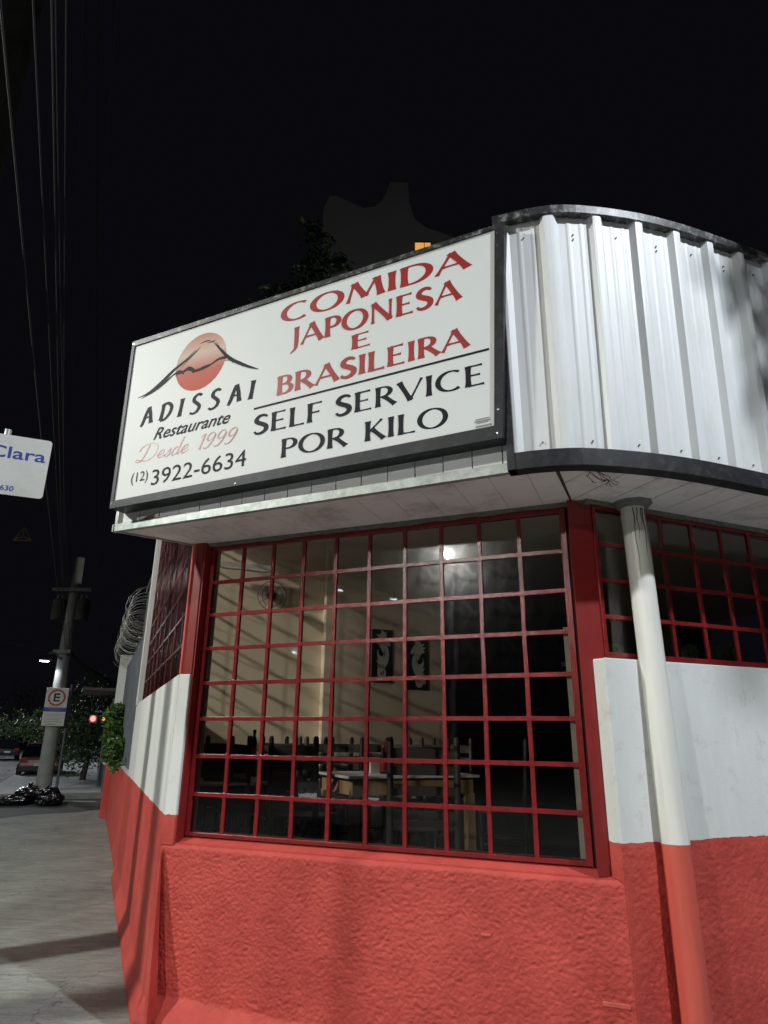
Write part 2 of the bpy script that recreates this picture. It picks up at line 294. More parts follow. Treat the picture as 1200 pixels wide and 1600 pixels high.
# ================================================================== RESTAURANT
bld = thing('restaurant_building', (0.0, 4.1, 0), 'white and red corner restaurant with chamfered corner and dark red grid windows', 'building')
def stucco(name, F, s0, s1, z0, z1, step, amp, bulge, zb, left=None):
    ns = int((s1 - s0) / step); nz = int((z1 - z0) / step)
    def fn(a, b):
        s = s0 + (s1 - s0) * a; z = z0 + (z1 - z0) * b; p = F(s, 0, z)
        q = p * 33 + V((1, 1, 1)) * .5 * noise.noise(p * 9); h = .9 - 2.0 * abs(noise.noise(V((q.x, q.y, q.z * 1.5)))) + .8 * noise.noise(V((q.x * 2.1, q.y * 2.1, q.z * 2.6 + 9))) + .35 * noise.noise(p * 120)
        h = h * amp + .008 * noise.noise(p * 3.1)
        t = max(0, min(1, (zb - z + .05 * noise.noise(p * 2)) / .13)); t = t * t * (3 - 2 * t)
        sm = 1 - .45 * t
        e = min(1, (1 - b) * nz / 5) * min(1, a * ns / 7 + .05) * min(1, (1 - a) * ns / 5); bulge_ = bulge + (.035 - bulge) * min(1, a * 1.05) if s1 > 2 else bulge
        r_ = max(0, z - (z1 - .03)) / .03; rnd_ = -.028 * r_ * r_ if z1 < 1.1 else 0
        return F(s, h * sm * e + bulge_ * t + rnd_, z)
    m = grid_mesh(fn, ns, nz); return m
m = stucco('x', FC, 0.0, 2.733, -.25, 1.0, .0064, .0038, .10, .22); obj('corner_wall', m, M['wall'], bld)
m = stucco('x', FR, -.004, 1.6, -.25, 1.155, .008, .0042, .035, .22); obj('right_wall_base', m, M['wall'], bld)
# backing cores and white parts
m = MB(); m.box(FC, .05, 2.68, -.16, -.015, -.2, 1.0); obj('corner_wall_core', m, M['wall'], bld)
m = MB(); m.box(FR, .03, 9.0, -.16, -.012, -.2, 2.03); obj('right_wall', m, M['wall'], bld)
m = MB(); m.box(FR, 0.0, 9.0, -.012, .0, 1.15, 2.035); obj('right_wall_plaster', m, M['wall'], bld, bevel=.006)
m = MB(); m.box(FR, 1.6, 9.0, -.012, .0, -.2, 1.15); obj('right_wall_base', m, M['wall'], bld)
m = MB(); m.box(FC, 0.0, .088, -.16, 0, .985, 2.018); obj('corner_return', m, M['wall'], bld, bevel=.006)
m = MB(); m.hexa([FC(2.664, -.045, .985), FC(2.7285, -.001, .985), FC(2.72, -.16, .985), FC(2.66, -.16, .985), FC(2.664, -.045, 2.033), FC(2.7285, -.001, 2.033), FC(2.72, -.16, 2.033), FC(2.66, -.16, 2.033)]); obj('corner_return', m, M['wall'], bld, bevel=.008)
# sloping window sill
m = MB(); m.add([FC(0, -.020, .996), FC(2.73, -.020, .996), FC(2.73, -.11, 1.030), FC(0, -.11, 1.030)], [(0, 1, 2, 3)]); m.open = True
m.add([FC(0, -.11, 1.03), FC(2.73, -.11, 1.03), FC(2.73, -.35, 1.03), FC(0, -.35, 1.03)], [(0, 1, 2, 3)])
obj('window_sill', m, M['wall'], bld)
# side wall: grid so that the long coarse face undulates
def sidewall(s0, s1, z0, z1, step, amp):
    def fn(a, b):
        s = s0 + (s1 - s0) * a; z = z0 + (z1 - z0) * b; p = FS(s, 0, z)
        h = amp * (noise.noise(p * 22) + .5 * noise.noise(p * 55)) if z < 1.155 else .0008 * noise.noise(p * 20)
        t = max(0, min(1, (.16 - z) / .12)); return FS(s, h + .006 * noise.noise(p * 1.2) + .05 * t, z)
    return grid_mesh(fn, int((s1 - s0) / step), int((z1 - z0) / step))
obj('side_wall', sidewall(0, 4.82, -.2, 2.018, .018, .003), M['wall'], bld)
m = MB(); m.box(FS, .03, 4.82, -.16, -.012, -.2, 2.012); obj('side_wall_core', m, M['wall'], bld)
m = MB(); m.box(FS, 4.56, 4.82, -.16, .012, 2.0, 4.25); obj('wall_pillar', m, M['wall'], bld)
# corner buttress (the render flares out at the foot of the corner)
m = MB(); a_ = FC(0.002, .006, 1.08); g0 = FS(-.30, .004, -.2); g1 = FS(.02, .004, -.2); g2 = FC(.16, .03, -.2)
m.add([a_, g0, g1, g2], [(0, 1, 2), (0, 3, 1), (1, 3, 2), (0, 2, 3)]); obj('corner_buttress', m, M['wall'], bld, bevel=.012)
# upper walls + roof behind the fascia
m = MB(); m.box(FC, .02, 2.70, -.2, -.10, 2.925, 4.3); obj('upper_wall', m, M['offwhite'], bld)
m = MB(); m.box(FR, .02, 9.0, -.2, -.09, 2.925, 4.3); obj('upper_wall', m, M['offwhite'], bld)
m = MB(); m.box(FS, -.3, 9.2, -9.5, -.0, 4.25, 4.33)
rp = [FS(.05, -.12, 4.27), FC(.1, -.12, 4.27), FC(2.62, -.12, 4.27), FR(9, -.12, 4.27), FR(9, -9, 4.27), FS(9.0, -.12, 4.27)]
m = MB(); m.add([p for p in rp] + [p + Z * .08 for p in rp], [tuple(range(6)), tuple(range(6, 12))] + [(i, (i + 1) % 6, 6 + (i + 1) % 6, 6 + i) for i in range(6)])
obj('roof_slab', m, M['greywall'], bld)
m = MB(); m.box(FS, 4.82, 9.0, -.3, -.16, -.2, 4.25); obj('rear_side_wall', m, M['greywall'], bld)

# ---------------- grid windows
def window(name, F, s0, s1, z0, z1, nc, nr, d, mglass, barw=.024, framew=.035, skip_top=False, cols=None, label=None, thick=.03, wob=.0015, mb_=None):
    mb_ = mb_ or M['winred']
    root_m = MB(); fw = framew
    root_m.box(F, s0 - fw, s0, d - thick, d + .004, z0 - .012, z1 + fw); root_m.box(F, s1, s1 + fw, d - thick, d + .004, z0 - .012, z1 + fw)
    root_m.box(F, s0, s1, d - thick, d + .003, z1, z1 + fw); root_m.box(F, s0, s1, d - thick, d + .003, z0 - .012, z0 + .012)
    fo = obj(name, root_m, mb_, bld, label=label, bevel=.002)
    ORG[fo.name] = ORG[bld.name]
    xs = cols or [s0 + (s1 - s0) * i / nc for i in range(nc + 1)]; zs = [z0 + (z1 - z0) * j / nr for j in range(nr + 1)]
    rnd = random.Random(3)
    for x in xs[1:-1]:
        mb = MB(); b = [x + rnd.uniform(-wob, wob) for _ in range(nr + 1)]
        for j in range(nr):
            h = barw / 2
            mb.hexa([F(b[j] - h, d, zs[j]), F(b[j] + h, d, zs[j]), F(b[j] + h, d - .02, zs[j]), F(b[j] - h, d - .02, zs[j]), F(b[j + 1] - h, d, zs[j + 1]), F(b[j + 1] + h, d, zs[j + 1]), F(b[j + 1] + h, d - .02, zs[j + 1]), F(b[j + 1] - h, d - .02, zs[j + 1])])
        obj('glazing_bar', mb, mb_, fo, bevel=.0015)
    for z in zs[1:-1]:
        mb = MB(); b = [z + rnd.uniform(-wob, wob) for _ in range(nc + 1)]; n_ = len(xs) - 1
        for i in range(n_):
            h = barw / 2; q = d + .002
            mb.hexa([F(xs[i], q, b[i] - h), F(xs[i + 1], q, b[i + 1] - h), F(xs[i + 1], q - .02, b[i + 1] - h), F(xs[i], q - .02, b[i] - h), F(xs[i], q, b[i] + h), F(xs[i + 1], q, b[i + 1] + h), F(xs[i + 1], q - .02, b[i + 1] + h), F(xs[i], q - .02, b[i] + h)])
        # weld beads at the crossings
        for i in range(1, n_):
            mb.box(F, xs[i] - .016, xs[i] + .016, d, d + .0045, b[i] - .016, b[i] + .016)
        obj('glazing_bar', mb, mb_, fo, bevel=.0015)
    # one pane mesh, shared, with tiny individual tilts
    for i in range(len(xs) - 1):
        for j in range(nr):
            w = xs[i + 1] - xs[i]; hh = zs[j + 1] - zs[j]; key = (name, round(w, 3))
            if key not in PM:
                me = bpy.data.meshes.new('pane'); me.from_pydata([(-w / 2, 0, -hh / 2), (w / 2, 0, -hh / 2), (w / 2, 0, hh / 2), (-w / 2, 0, hh / 2)], [], [(0, 1, 2, 3)]); me.materials.append(mglass); PM[key] = me
            o = bpy.data.objects.new('pane', PM[key]); SC.collection.objects.link(o); o.parent = fo
            c = F((xs[i] + xs[i + 1]) / 2, d - .011, (zs[j] + zs[j + 1]) / 2) - ORG[bld.name]
            uu = F(1, 0, 0) - F(0, 0, 0); o.location = c; o.rotation_euler = (rnd.uniform(-.004, .004), 0, math.atan2(uu.y, uu.x) + rnd.uniform(-.004, .004))
    return fo
PM = {}
win1 = window('grid_window', FC, .135, 2.545, 1.045, 2.88, 10, 8, -.085, M['glass'])
win1['label'] = 'large dark red grid window on the corner'
win2 = window('grid_window', FR, .08 + .0, 4.0 - .04 + .0, 2.06, 2.885, 16, 4, -.055, M['glass'], barw=.022, framew=.022)
win2['label'] = 'low dark red grid window on the right wall'
win3 = window('side_window', FS, .10, 4.54, 2.04, 4.16, 8, 9, -.05, M['reed'], barw=.022, framew=.03, mb_=M['sidebar'])
win3['label'] = 'tall side window of brown ribbed glass'
# putty strip at the edge of the right panes
m = MB(); m.box(FC, 2.515, 2.545, -.13, -.118, 1.06, 2.22); obj('inner_stop', m, M['putty'], bld)
# jambs and corner posts
m = MB(); m.box(FC, .088, .10, -.16, -.02, 1.0, 2.93); obj('left_jamb', m, M['postred'], bld)
m = MB(); m.box(FC, .02, .088, -.12, -.012, 2.018, 2.93); obj('corner_post', m, M['postred'], bld, bevel=.004)
m = MB(); m.box(FS, .0, .07, -.09, -.004, 2.02, 2.93); obj('corner_post', m, M['pipered'], bld, bevel=.004)
m = MB(); q_ = [FC(2.600, -.15, 0), FC(2.604, -.002, 0), FR(.058, -.062, 0), FR(.056, -.15, 0)]
m.hexa([p + Z * 1.0 for p in q_] + [p + Z * 2.93 for p in q_]); obj('right_post', m, M['postred'], bld, bevel=.005)
m = MB(); m.box(FC, 2.580, 2.598, -.16, -.10, 1.0, 2.92); obj('joint_gap', m, M['gap'], bld)
# dark mortar line over the windows
def ragged(F, s0, s1, d0, d1, z0, z1):
    mb = MB(); n_ = int((s1 - s0) / .06); q = []
    for i in range(n_ + 1):
        s = s0 + (s1 - s0) * i / n_; j = .010 * noise.noise(V((s * 7, d1 * 9, 3)))
        q += [F(s, d1, z0 + j), F(s, d1, z1), F(s, d0, z0 + j), F(s, d0, z1)]
    f = []
    for i in range(n_): a = i * 4; b = a + 4; f += [(a, b, b + 1, a + 1), (a, a + 2, b + 2, b)]
    mb.add(q, f); mb.open = True; return mb
obj('lintel', ragged(FC, .0, 2.70, -.16, -.045, 2.912, 2.935), M['mortar'], bld)
obj('lintel', ragged(FR, .0, 6.0, -.16, -.03, 2.908, 2.935), M['mortar'], bld)

# ---------------- canopy: soffit planks
def clip(poly, p, n):
    out = []
    for i in range(len(poly)):
        a, b = poly[i], poly[(i + 1) % len(poly)]; da, db = (a - p).dot(n), (b - p).dot(n)
        if da >= 0: out.append(a)
        if (da >= 0) != (db >= 0): out.append(a + (b - a) * (da / (da - db)))
    return out
ZS = 2.93
def P2(x, y): return V((x, y, ZS))
curve = [V((.641, 3.177, 0)), V((.793, 3.122, 0)), V((.964, 3.092, 0)), V((1.129, 3.104, 0)), V((1.304, 3.134, 0)), V((1.483, 3.178, 0)), V((1.674, 3.241, 0)), V((1.886, 3.324, 0)), V((2.112, 3.418, 0))]
curve += [curve[-1] + u3 * .5 * k for k in range(1, 12)]
def cat(P, n=6):
    out = []
    for i in range(len(P) - 1):
        a = P[max(i - 1, 0)]; b = P[i]; c = P[i + 1]; d = P[min(i + 2, len(P) - 1)]
        for k in range(n):
            t = k / n; out.append(.5 * (2 * b + (c - a) * t + (2 * a - 5 * b + 4 * c - d) * t * t + (3 * b - 3 * c + d - a) * t ** 3))
    return out + [P[-1]]
CV = cat(curve); CL = [0]
for a, b in zip(CV[:-1], CV[1:]): CL.append(CL[-1] + (b - a).length)
def cpt(s):      # point and outward normal on the fascia curve
    s = max(0, min(s, CL[-1] - 1e-4)); i = max(j for j in range(len(CL)) if CL[j] <= s); i = min(i, len(CV) - 2)
    t = (s - CL[i]) / (CL[i + 1] - CL[i]); p = CV[i].lerp(CV[i + 1], t)
    ta = (CV[min(i + 2, len(CV) - 1)] - CV[max(i - 1, 0)]).normalized(); return p, V((ta.y, -ta.x, 0))
tipL, tipR = P2(-1.836, 4.304), P2(.641, 3.177)
inL = P2(-1.25, 4.70); Kc = P2(1.10, 3.66); seam = cpt(.235)[0] + Z * ZS
polyA = [tipL + V((0.01, -.0, 0)), tipR, seam, Kc, inL]
polyB = [seam] + [cpt(.235 + .12 * k)[0] + Z * ZS for k in range(1, 62)]; e_ = polyB[-1]; polyB += [V((e_.x, e_.y, ZS)) - n3 * .62, Kc]
def planks(poly, u, o, w, smin, smax, th=.018, gap=.003):
    k = smin
    while k < smax:
        q = clip(clip(poly, o + u * (k + gap / 2), u), o + u * (k + w - gap / 2), -u)
        if len(q) > 2:
            n_ = len(q); mb = MB(); mb.add(q + [p + Z * th for p in q], [tuple(range(n_)), tuple(range(n_, 2 * n_))] + [(i, (i + 1) % n_, n_ + (i + 1) % n_, n_ + i) for i in range(n_)])
            obj('soffit_plank', mb, M['soffit'], can)
        k += w
can = obj('canopy', MB().add([p + Z * .028 for p in [tipL + u1 * .05 - n1 * .05, tipR - n1 * .03, Kc, inL]] + [p + Z * .05 for p in [tipL + u1 * .05 - n1 * .05, tipR - n1 * .03, Kc, inL]], [(0, 1, 2, 3), (4, 5, 6, 7), (0, 1, 5, 4), (1, 2, 6, 5), (2, 3, 7, 6), (3, 0, 4, 7)]), M['gap'], bld)
planks(polyA, u1, P2(-1.836, 4.304), .20, 0, 3.2)
planks(polyB, u3, P2(.55, 3.3), .20, 0, 8, gap=.008)
bb = [p + Z * .03 for p in polyB]; mb = MB(); n_ = len(bb); mb.add(bb, [tuple(range(n_))]); mb.open = True; obj('soffit_void', mb, M['gap'], can)
# seam strip and joints, rusty
mb = MB(); t_ = (Kc - seam).normalized(); s_ = V((-t_.y, t_.x, 0)) * .010
mb.hexa([seam - s_ - Z * .003, seam + s_ - Z * .003, Kc + s_ * .5 - Z * .003, Kc - s_ * .5 - Z * .003, seam - s_ + Z * .01, seam + s_ + Z * .01, Kc + s_ * .5 + Z * .01, Kc - s_ * .5 + Z * .01])
obj('soffit_seam', mb, M['gap'], can)
# aluminium edge strip under the sign and the canopy end
ua = (tipR - tipL).normalized(); na = V((ua.y, -ua.x, 0)); FA = fr(V((tipL.x, tipL.y, 0)), ua, na); LA = (tipR - tipL).length
m = MB(); m.box(FA, 0, LA, -.03, .004, ZS - .006, ZS + .048); obj('edge_strip', m, M['alum'], can, bevel=.002)
eb = P2(-1.25, 4.72); ue = (eb - tipL).normalized(); ne = V((-ue.y, ue.x, 0)); FE = fr(V((tipL.x, tipL.y, 0)), ue, ne); LE = (eb - tipL).length
m = MB(); m.box(FE, .0, LE, -.02, .002, ZS - .004, ZS + .046); obj('edge_strip', m, M['alum'], can, bevel=.002)
m = MB(); m.box(FE, .02, LE, -.035, -.02, ZS + .0, ZS + 1.3); obj('end_cladding', m, M['sheet'], can)
m = MB(); m.box(FA, .01, .03, -.03, -.005, ZS + .05, ZS + .2); obj('end_angle', m, M['alum'], can)
# white cladding panels between edge strip and sign
k = .05
while k < LA - .02:
    w_ = min(.163, LA - .005 - k); m = MB(); m.box(FA, k, k + w_ - .004, -.045, -.022 - .002 * random.random(), ZS + .04, ZS + .17); obj('cladding_panel', m, M['sheet'], can); k += .165
m = MB(); m.box(FA, .04, LA, -.075, -.047, ZS + .03, ZS + 1.3); obj('fascia_backing', m, M['gap'], can)
# ---------------- corrugated fascia around the corner
TILT = .042
def topz(s): return 4.425 + .030 * s
def fpt(s, d, z): p, n = cpt(s); return p + n * (d + (z - ZS) * TILT) + Z * z
prof = [(0, .038), (.022, .038), (.034, .036), (.062, .002), (.10, 0), (.112, .0025), (.120, .0025), (.132, 0), (.172, 0), (.184, .0025), (.192, .0025), (.204, 0), (.222, .002), (.243, .036), (.255, .038)]
total = CL[-1] - .1; k = 0
while k * .255 < total - 1.1:
    mb = MB(); ss = []
    for r in range(4 if k else 4):
        for s_, d_ in prof[:-1]: ss.append(((k + r) * .255 + s_, d_))
    ss.append(((k + 4) * .255, .038)); ss = [(max(s_ - .008 + .0, 0.0), d_) for s_, d_ in ss]
    nz = 6; vs_ = [fpt(s_ + .03, d_ - .01 + .0015 * noise.noise(V((s_ * 3, j, 1))), ZS + .05 + (topz(s_) - ZS - .05) * j / nz) for j in range(nz + 1) for s_, d_ in ss]
    n_ = len(ss); mb.add(vs_, [(j * n_ + i, j * n_ + i + 1, (j + 1) * n_ + i + 1, (j + 1) * n_ + i) for j in range(nz) for i in range(n_ - 1)]); mb.open = True
    o = obj('corrugated_sheet', mb, M['sheet'], can)
    o.modifiers.new('solid', 'SOLIDIFY').thickness = .0012
    k += 4
m = MB()
for k in range(16):      # rivets in the pans
    s_ = .03 + k * .255 + .13
    for z in ((topz(s_) - .12), (topz(s_) - .15)) if k % 2 else ((topz(s_) - .11),): m.tube([fpt(s_, -.008, z), fpt(s_, -.002, z)], .005, 6)
    m.tube([fpt(s_ + .02, -.008, ZS + .14), fpt(s_ + .02, -.002, ZS + .14)], .005, 6)
obj('rivets', m, M['mortar'], can, kind='stuff')
def sweep(d0, d1, zf0, zf1, s0, s1, step=.06):
    mb = MB(); n_ = max(2, int((s1 - s0) / step)); q = []
    for i in range(n_ + 1):
        s = s0 + (s1 - s0) * i / n_; a, b = zf0(s), zf1(s); q += [fpt(s, d0, a), fpt(s, d1, a), fpt(s, d1, b), fpt(s, d0, b)]
    f = [(0, 1, 2, 3)]
    for i in range(n_):
        a = i * 4; b = a + 4
        for j in range(4): f.append((a + j, a + (j + 1) % 4, b + (j + 1) % 4, b + j))
    e = n_ * 4; f.append((e + 3, e + 2, e + 1, e)); mb.add(q, f); return mb
obj('lower_trim', sweep(-.05, .034, lambda s: ZS - .008, lambda s: ZS + .085, 0, CL[-1] - .2), M['black'], can, bevel=.003)
obj('upper_trim', sweep(-.06, .036, lambda s: topz(s) - .004, lambda s: topz(s) + .05, 0, CL[-1] - .2), M['blackw'], can, bevel=.003)
obj('vertical_trim', sweep(-.05, .040, lambda s: ZS - .008, lambda s: topz(s) + .052, -0.0, .04, .02), M['black'], can, bevel=.002)
obj('fascia_backing', sweep(-.06, -.052, lambda s: ZS + .0, lambda s: topz(s) - .02, 0.1, CL[-1] - .3, .1), M['greywall'], can)
# wires and mortar hanging under the canopy
m = MB()
for k in range(6):
    rw = random.Random(k); a = V((1.06 + rw.uniform(-.02, .04), 3.165, ZS)); q_ = [a]
    for j in range(6): q_.append(q_[-1] + V((rw.uniform(-.012, .035), rw.uniform(-.005, .022), rw.uniform(-.022, .006))))
    m.tube([V(p) for p in cat(q_, 3)], .0018, 4)
obj('loose_wires', m, M['gap'], can)
# ---------------- rain pipe
m = MB(); pp = [V((1.438, 3.640, ZS + .01)), V((1.440, 3.628, 2.6)), V((1.438, 3.612, 1.97)), V((1.436, 3.590, 1.42)), V((1.436, 3.585, 1.152))]
m.tube(pp, .068, 20); pipe = obj('drainpipe', m, M['pipe'], None, 'thick white pipe on the right wall, painted red below the paint line', 'pipe', loc=(1.436, 3.585, 0))
m = MB(); m.tube([V((1.436, 3.585, 1.152)), V((1.434, 3.575, .5)), V((1.430, 3.562, -.1))], .0685, 20); obj('painted_pipe', m, M['pipered'], pipe, label='red painted lower half')
m = MB(); m.tube([V((1.44, 3.64, ZS + .005)), V((1.44, 3.64, ZS - .035))], [.12, .085], 9); obj('mortar_collar', m, M['mortar'], pipe)
m = MB(); m.tube([V((1.30, 3.57, .27)), V((1.36, 3.50, .24)), V((1.44, 3.475, .17)), V((1.50, 3.49, .13))], .012, 6); obj('strap', m, M['pipered'], pipe)

for k in range(5):
    rw = random.Random(40 + k); a0 = math.radians(-112 + k * 17 + rw.uniform(-5, 5)); z1 = ZS - .05; z0 = z1 - rw.uniform(.12, .42); q_ = []
    for j in range(9):
        z = z1 + (z0 - z1) * j / 8; t_ = (z1 - z) / 1.0; c = V((1.440 - .002 * t_, 3.636 - .03 * t_, z)); a1 = a0 + .05 * math.sin(j * 1.3 + k); q_.append(c + V((math.cos(a1), math.sin(a1), 0)) * .0675)
    m = MB(); m.tube(q_, [.0035 - .0032 * j / 8 for j in range(9)], 5); obj('rust_dribble', m, M['gap'], pipe)
m = MB()
for s_, z_, w_, h_ in ((2.58, .48, .12, .02), (2.02, .70, .05, .012)):
    m.box(FC, s_, s_ + w_, -.002, .0065, z_, z_ + h_)
obj('repair_patch', m, M['pipered'], bld, kind='stuff', bevel=.003)
# ---------------- low fence wall further along the side street (its own thing)
wal = thing('boundary_wall', tuple(FS(8, 0, 0)), 'long low red boundary wall with steel sheets above, running down the side street', 'wall')
obj('low_wall', (lambda mb: mb)(MB().box(FS, 4.82, 15.4, -.16, .0, -.2, 1.16)), M['wall'], wal)
for k in range(9):
    s = 4.84 + k * .76; m = MB(); m.box(FS, s, s + .74, -.09, -.07 - .004 * (k % 2), 1.16, 3.1); obj('steel_panel', m, M['steel'], wal)
    m = MB(); m.tube([FS(s + .2, -.06, 1.2), FS(s + .2, -.06, 3.1)], .02, 6); m.tube([FS(s + .55, -.06, 1.2), FS(s + .55, -.06, 3.1)], .02, 6); obj('panel_rib', m, M['steel'], wal)
m = MB(); m.box(FS, 11.5, 11.85, -.2, .12, -.2, 3.35); obj('white_pillar', m, M['wall'], wal, bevel=.01)
m = MB(); pts = []
for i in range(23 * 14):
    t = i / 14; a = 2 * math.pi * t; r = .26 + .03 * math.sin(t * 1.7); s = 4.9 + t * .30
    pts.append(FS(s + .1 * math.sin(a * .5), .0 + r * math.cos(a), 3.35 + .03 * s * 0 + r * math.sin(a)))
m.tube(pts, .004, 4); pts2 = []
for i in range(23 * 14):
    t = i / 14; a = -2 * math.pi * t + 1; r = .24; s = 4.9 + t * .30; pts2.append(FS(s, .0 + r * math.cos(a), 3.33 + r * math.sin(a)))
m.tube(pts2, .0035, 4)
razor = obj('razor_wire', m, M['razor'], None, 'coiled razor wire along the top of the steel sheets', 'wire', loc=tuple(FS(8, 0, 3.3)))

# ================================================================== SIGN
SB = V((-1.81666701, 4.1771582, 3.04654869)); SU = V((0.91495967, -0.4035453, 0)); SV = V((0.00353737, -0.04179711, 0.99911986)); SN = V((-0.40327162, -0.91433916, -0.03682262))
def sp(s, h, d=0): return SB + SU * s + SV * h + SN * d
sign = thing('restaurant_sign', tuple(sp(1.35, 0, -.08)), 'large white lettered sign board in a black frame on the corner canopy', 'sign')
def quadprism(pts, d0, d1):
    n_ = len(pts); mb = MB(); mb.add([sp(s, h, d0) for s, h in pts] + [sp(s, h, d1) for s, h in pts], [tuple(range(n_)), tuple(range(n_, 2 * n_))] + [(i, (i + 1) % n_, n_ + (i + 1) % n_, n_ + i) for i in range(n_)]); return mb
outer = [(0, 0), (2.649, .042), (2.705, 1.344), (.005, 1.243)]; inner = [(.026, .050), (2.605, .116), (2.648, 1.316), (.030, 1.205)]
obj('sign_case', quadprism(outer, -.15, -.012), M['black'], sign, bevel=.004)
obj('face_panel', quadprism(inner, -.012, -.003), M['signface'], sign)
for a, b, c, d in ((0, 1, 1, 0), (1, 2, 2, 1), (2, 3, 3, 2), (3, 0, 0, 3)):
    obj('frame_bar', quadprism([outer[a], outer[b], inner[c], inner[d]], -.012, .006), M['blackw'] if a == 2 else M['black'], sign)
for s, h in ((.012, .03), (1.0, .03), (2.62, .07), (.02, 1.22), (.9, 1.262), (2.45, 1.325), (2.63, .2), (2.66, 1.28), (2.66, 1.2)):
    m = MB(); m.tube([sp(s, h, .004), sp(s, h, .009)], .006, 8); obj('screw', m, M['chrome'], sign)
KK, NN = .19, .084
def ell(cx, cy, rx, ry, a0, a1, n=18): return [(cx + rx * math.cos(math.radians(a0 + (a1 - a0) * i / n)), cy + ry * math.sin(math.radians(a0 + (a1 - a0) * i / n))) for i in range(n + 1)]
GL = {
 'A': (.86, [([(.02, 0), (.42, 1)], 'n'), ([(.40, 1), (.84, 0)], 'k'), ([(.16, .34), (.66, .34)], 'h')]),
 'B': (.64, [([(.12, 0), (.12, 1)], 'k'), ([(.05, .97), (.26, .97)] + ell(.28, .755, .24, .215, 85, -85) + [(.12, .54)], 'c'), ([(.12, .54), (.28, .54)] + ell(.30, .285, .29, .255, 85, -85) + [(.05, .03)], 'c')]),
 'C': (.84, [(ell(.50, .5, .43, .47, 52, 308, 26), 'c')]),
 'D': (.88, [([(.12, 0), (.12, 1)], 'k'), ([(.05, .97), (.30, .97)] + ell(.34, .5, .47, .47, 88, -88, 22) + [(.05, .03)], 'c')]),
 'E': (.64, [([(.12, 0), (.12, 1)], 'k'), ([(.12, .965), (.57, .965)], 'h'), ([(.12, .52), (.50, .52)], 'h'), ([(.12, .035), (.62, .035)], 'h')]),
 'F': (.58, [([(.12, 0), (.12, 1)], 'k'), ([(.12, .965), (.56, .965)], 'h'), ([(.12, .50), (.48, .50)], 'h')]),
 'I': (.25, [([(.125, 0), (.125, 1)], 'k')]),
 'J': (.36, [([(.24, 1), (.24, .1), (.20, -.12), (.02, -.30)], 'j')]),
 'K': (.72, [([(.12, 0), (.12, 1)], 'k'), ([(.17, .46), (.62, 1)], 'n'), ([(.26, .58), (.70, 0)], 'k')]),
 'L': (.60, [([(.12, 0), (.12, 1)], 'k'), ([(.12, .035), (.60, .035)], 'h')]),
 'M': (1.1, [([(.05, 0), (.22, 1)], 'n'), ([(.22, 1), (.56, .12)], 'k'), ([(.56, .12), (.88, 1)], 'n'), ([(.88, 1), (1.02, 0)], 'k')]),
 'N': (.90, [([(.12, 0), (.12, 1)], 'n'), ([(.12, 1), (.78, .02)], 'k'), ([(.78, .0), (.78, 1)], 'n')]),
 'O': (.98, [(ell(.49, .5, .43, .47, 90, 450, 34), 'c')]),
 'P': (.62, [([(.12, 0), (.12, 1)], 'k'), ([(.05, .97), (.28, .97)] + ell(.30, .72, .27, .25, 85, -85) + [(.20, .465)], 'c')]),
 'R': (.74, [([(.12, 0), (.12, 1)], 'k'), ([(.05, .97), (.26, .97)] + ell(.28, .73, .27, .24, 85, -85) + [(.20, .48)], 'c'), ([(.32, .50), (.72, 0)], 'k')]),
 'S': (.60, [([(.53, .86), (.47, .94), (.34, .985), (.19, .94), (.10, .80), (.13, .66), (.27, .55), (.42, .45), (.51, .33), (.50, .17), (.39, .06), (.24, .02), (.11, .06), (.04, .17)], 's')]),
 'V': (.82, [([(.02, 1), (.42, 0)], 'k'), ([(.40, 0), (.80, 1)], 'n')]),
}
def smooth(pts, n=5):
    P = [V((x, y, 0)) for x, y in pts]; return [(p.x, p.y) for p in cat(P, n)]
def ribbon(mb, pts, ws, tf):
    n_ = len(pts); Lp, Rp = [], []
    for i, (x, y) in enumerate(pts):
        x0, y0 = pts[max(i - 1, 0)]; x1, y1 = pts[min(i + 1, n_ - 1)]; l = math.hypot(x1 - x0, y1 - y0) or 1
        nx, ny = -(y1 - y0) / l, (x1 - x0) / l; w = ws[i] / 2; Lp.append((x + nx * w, y + ny * w)); Rp.append((x - nx * w, y - ny * w))
    mb.add([tf(*p) for p in Lp] + [tf(*p) for p in Rp], [(i, i + 1, n_ + i + 1, n_ + i) for i in range(n_ - 1)]); mb.open = True
def nibw(pts, kind, kk, nn):
    out = []
    n_ = len(pts)
    for i in range(n_):
        x0, y0 = pts[max(i - 1, 0)]; x1, y1 = pts[min(i + 1, n_ - 1)]; th = math.atan2(y1 - y0, x1 - x0)
        if kind == 'k': w = kk * (1.0 + .35 * abs(2 * i / (n_ - 1) - 1) ** 3)
        elif kind in 'nh': w = nn * (1 + .6 * abs(2 * i / (n_ - 1) - 1) ** 3)
        elif kind == 'j': w = kk * (1.25 if i == 0 else 1) * (1 - .75 * (i / (n_ - 1)) ** 2)
        elif kind == 's': w = nn + (kk * 1.15 - nn) * (math.sin(math.pi * i / (n_ - 1))) ** 1.1 + .02
        else: w = nn + (kk * 1.08 - nn) * abs(math.sin(th + .12)) ** 1.3
        out.append(w)
    return out
LIFT = [0]
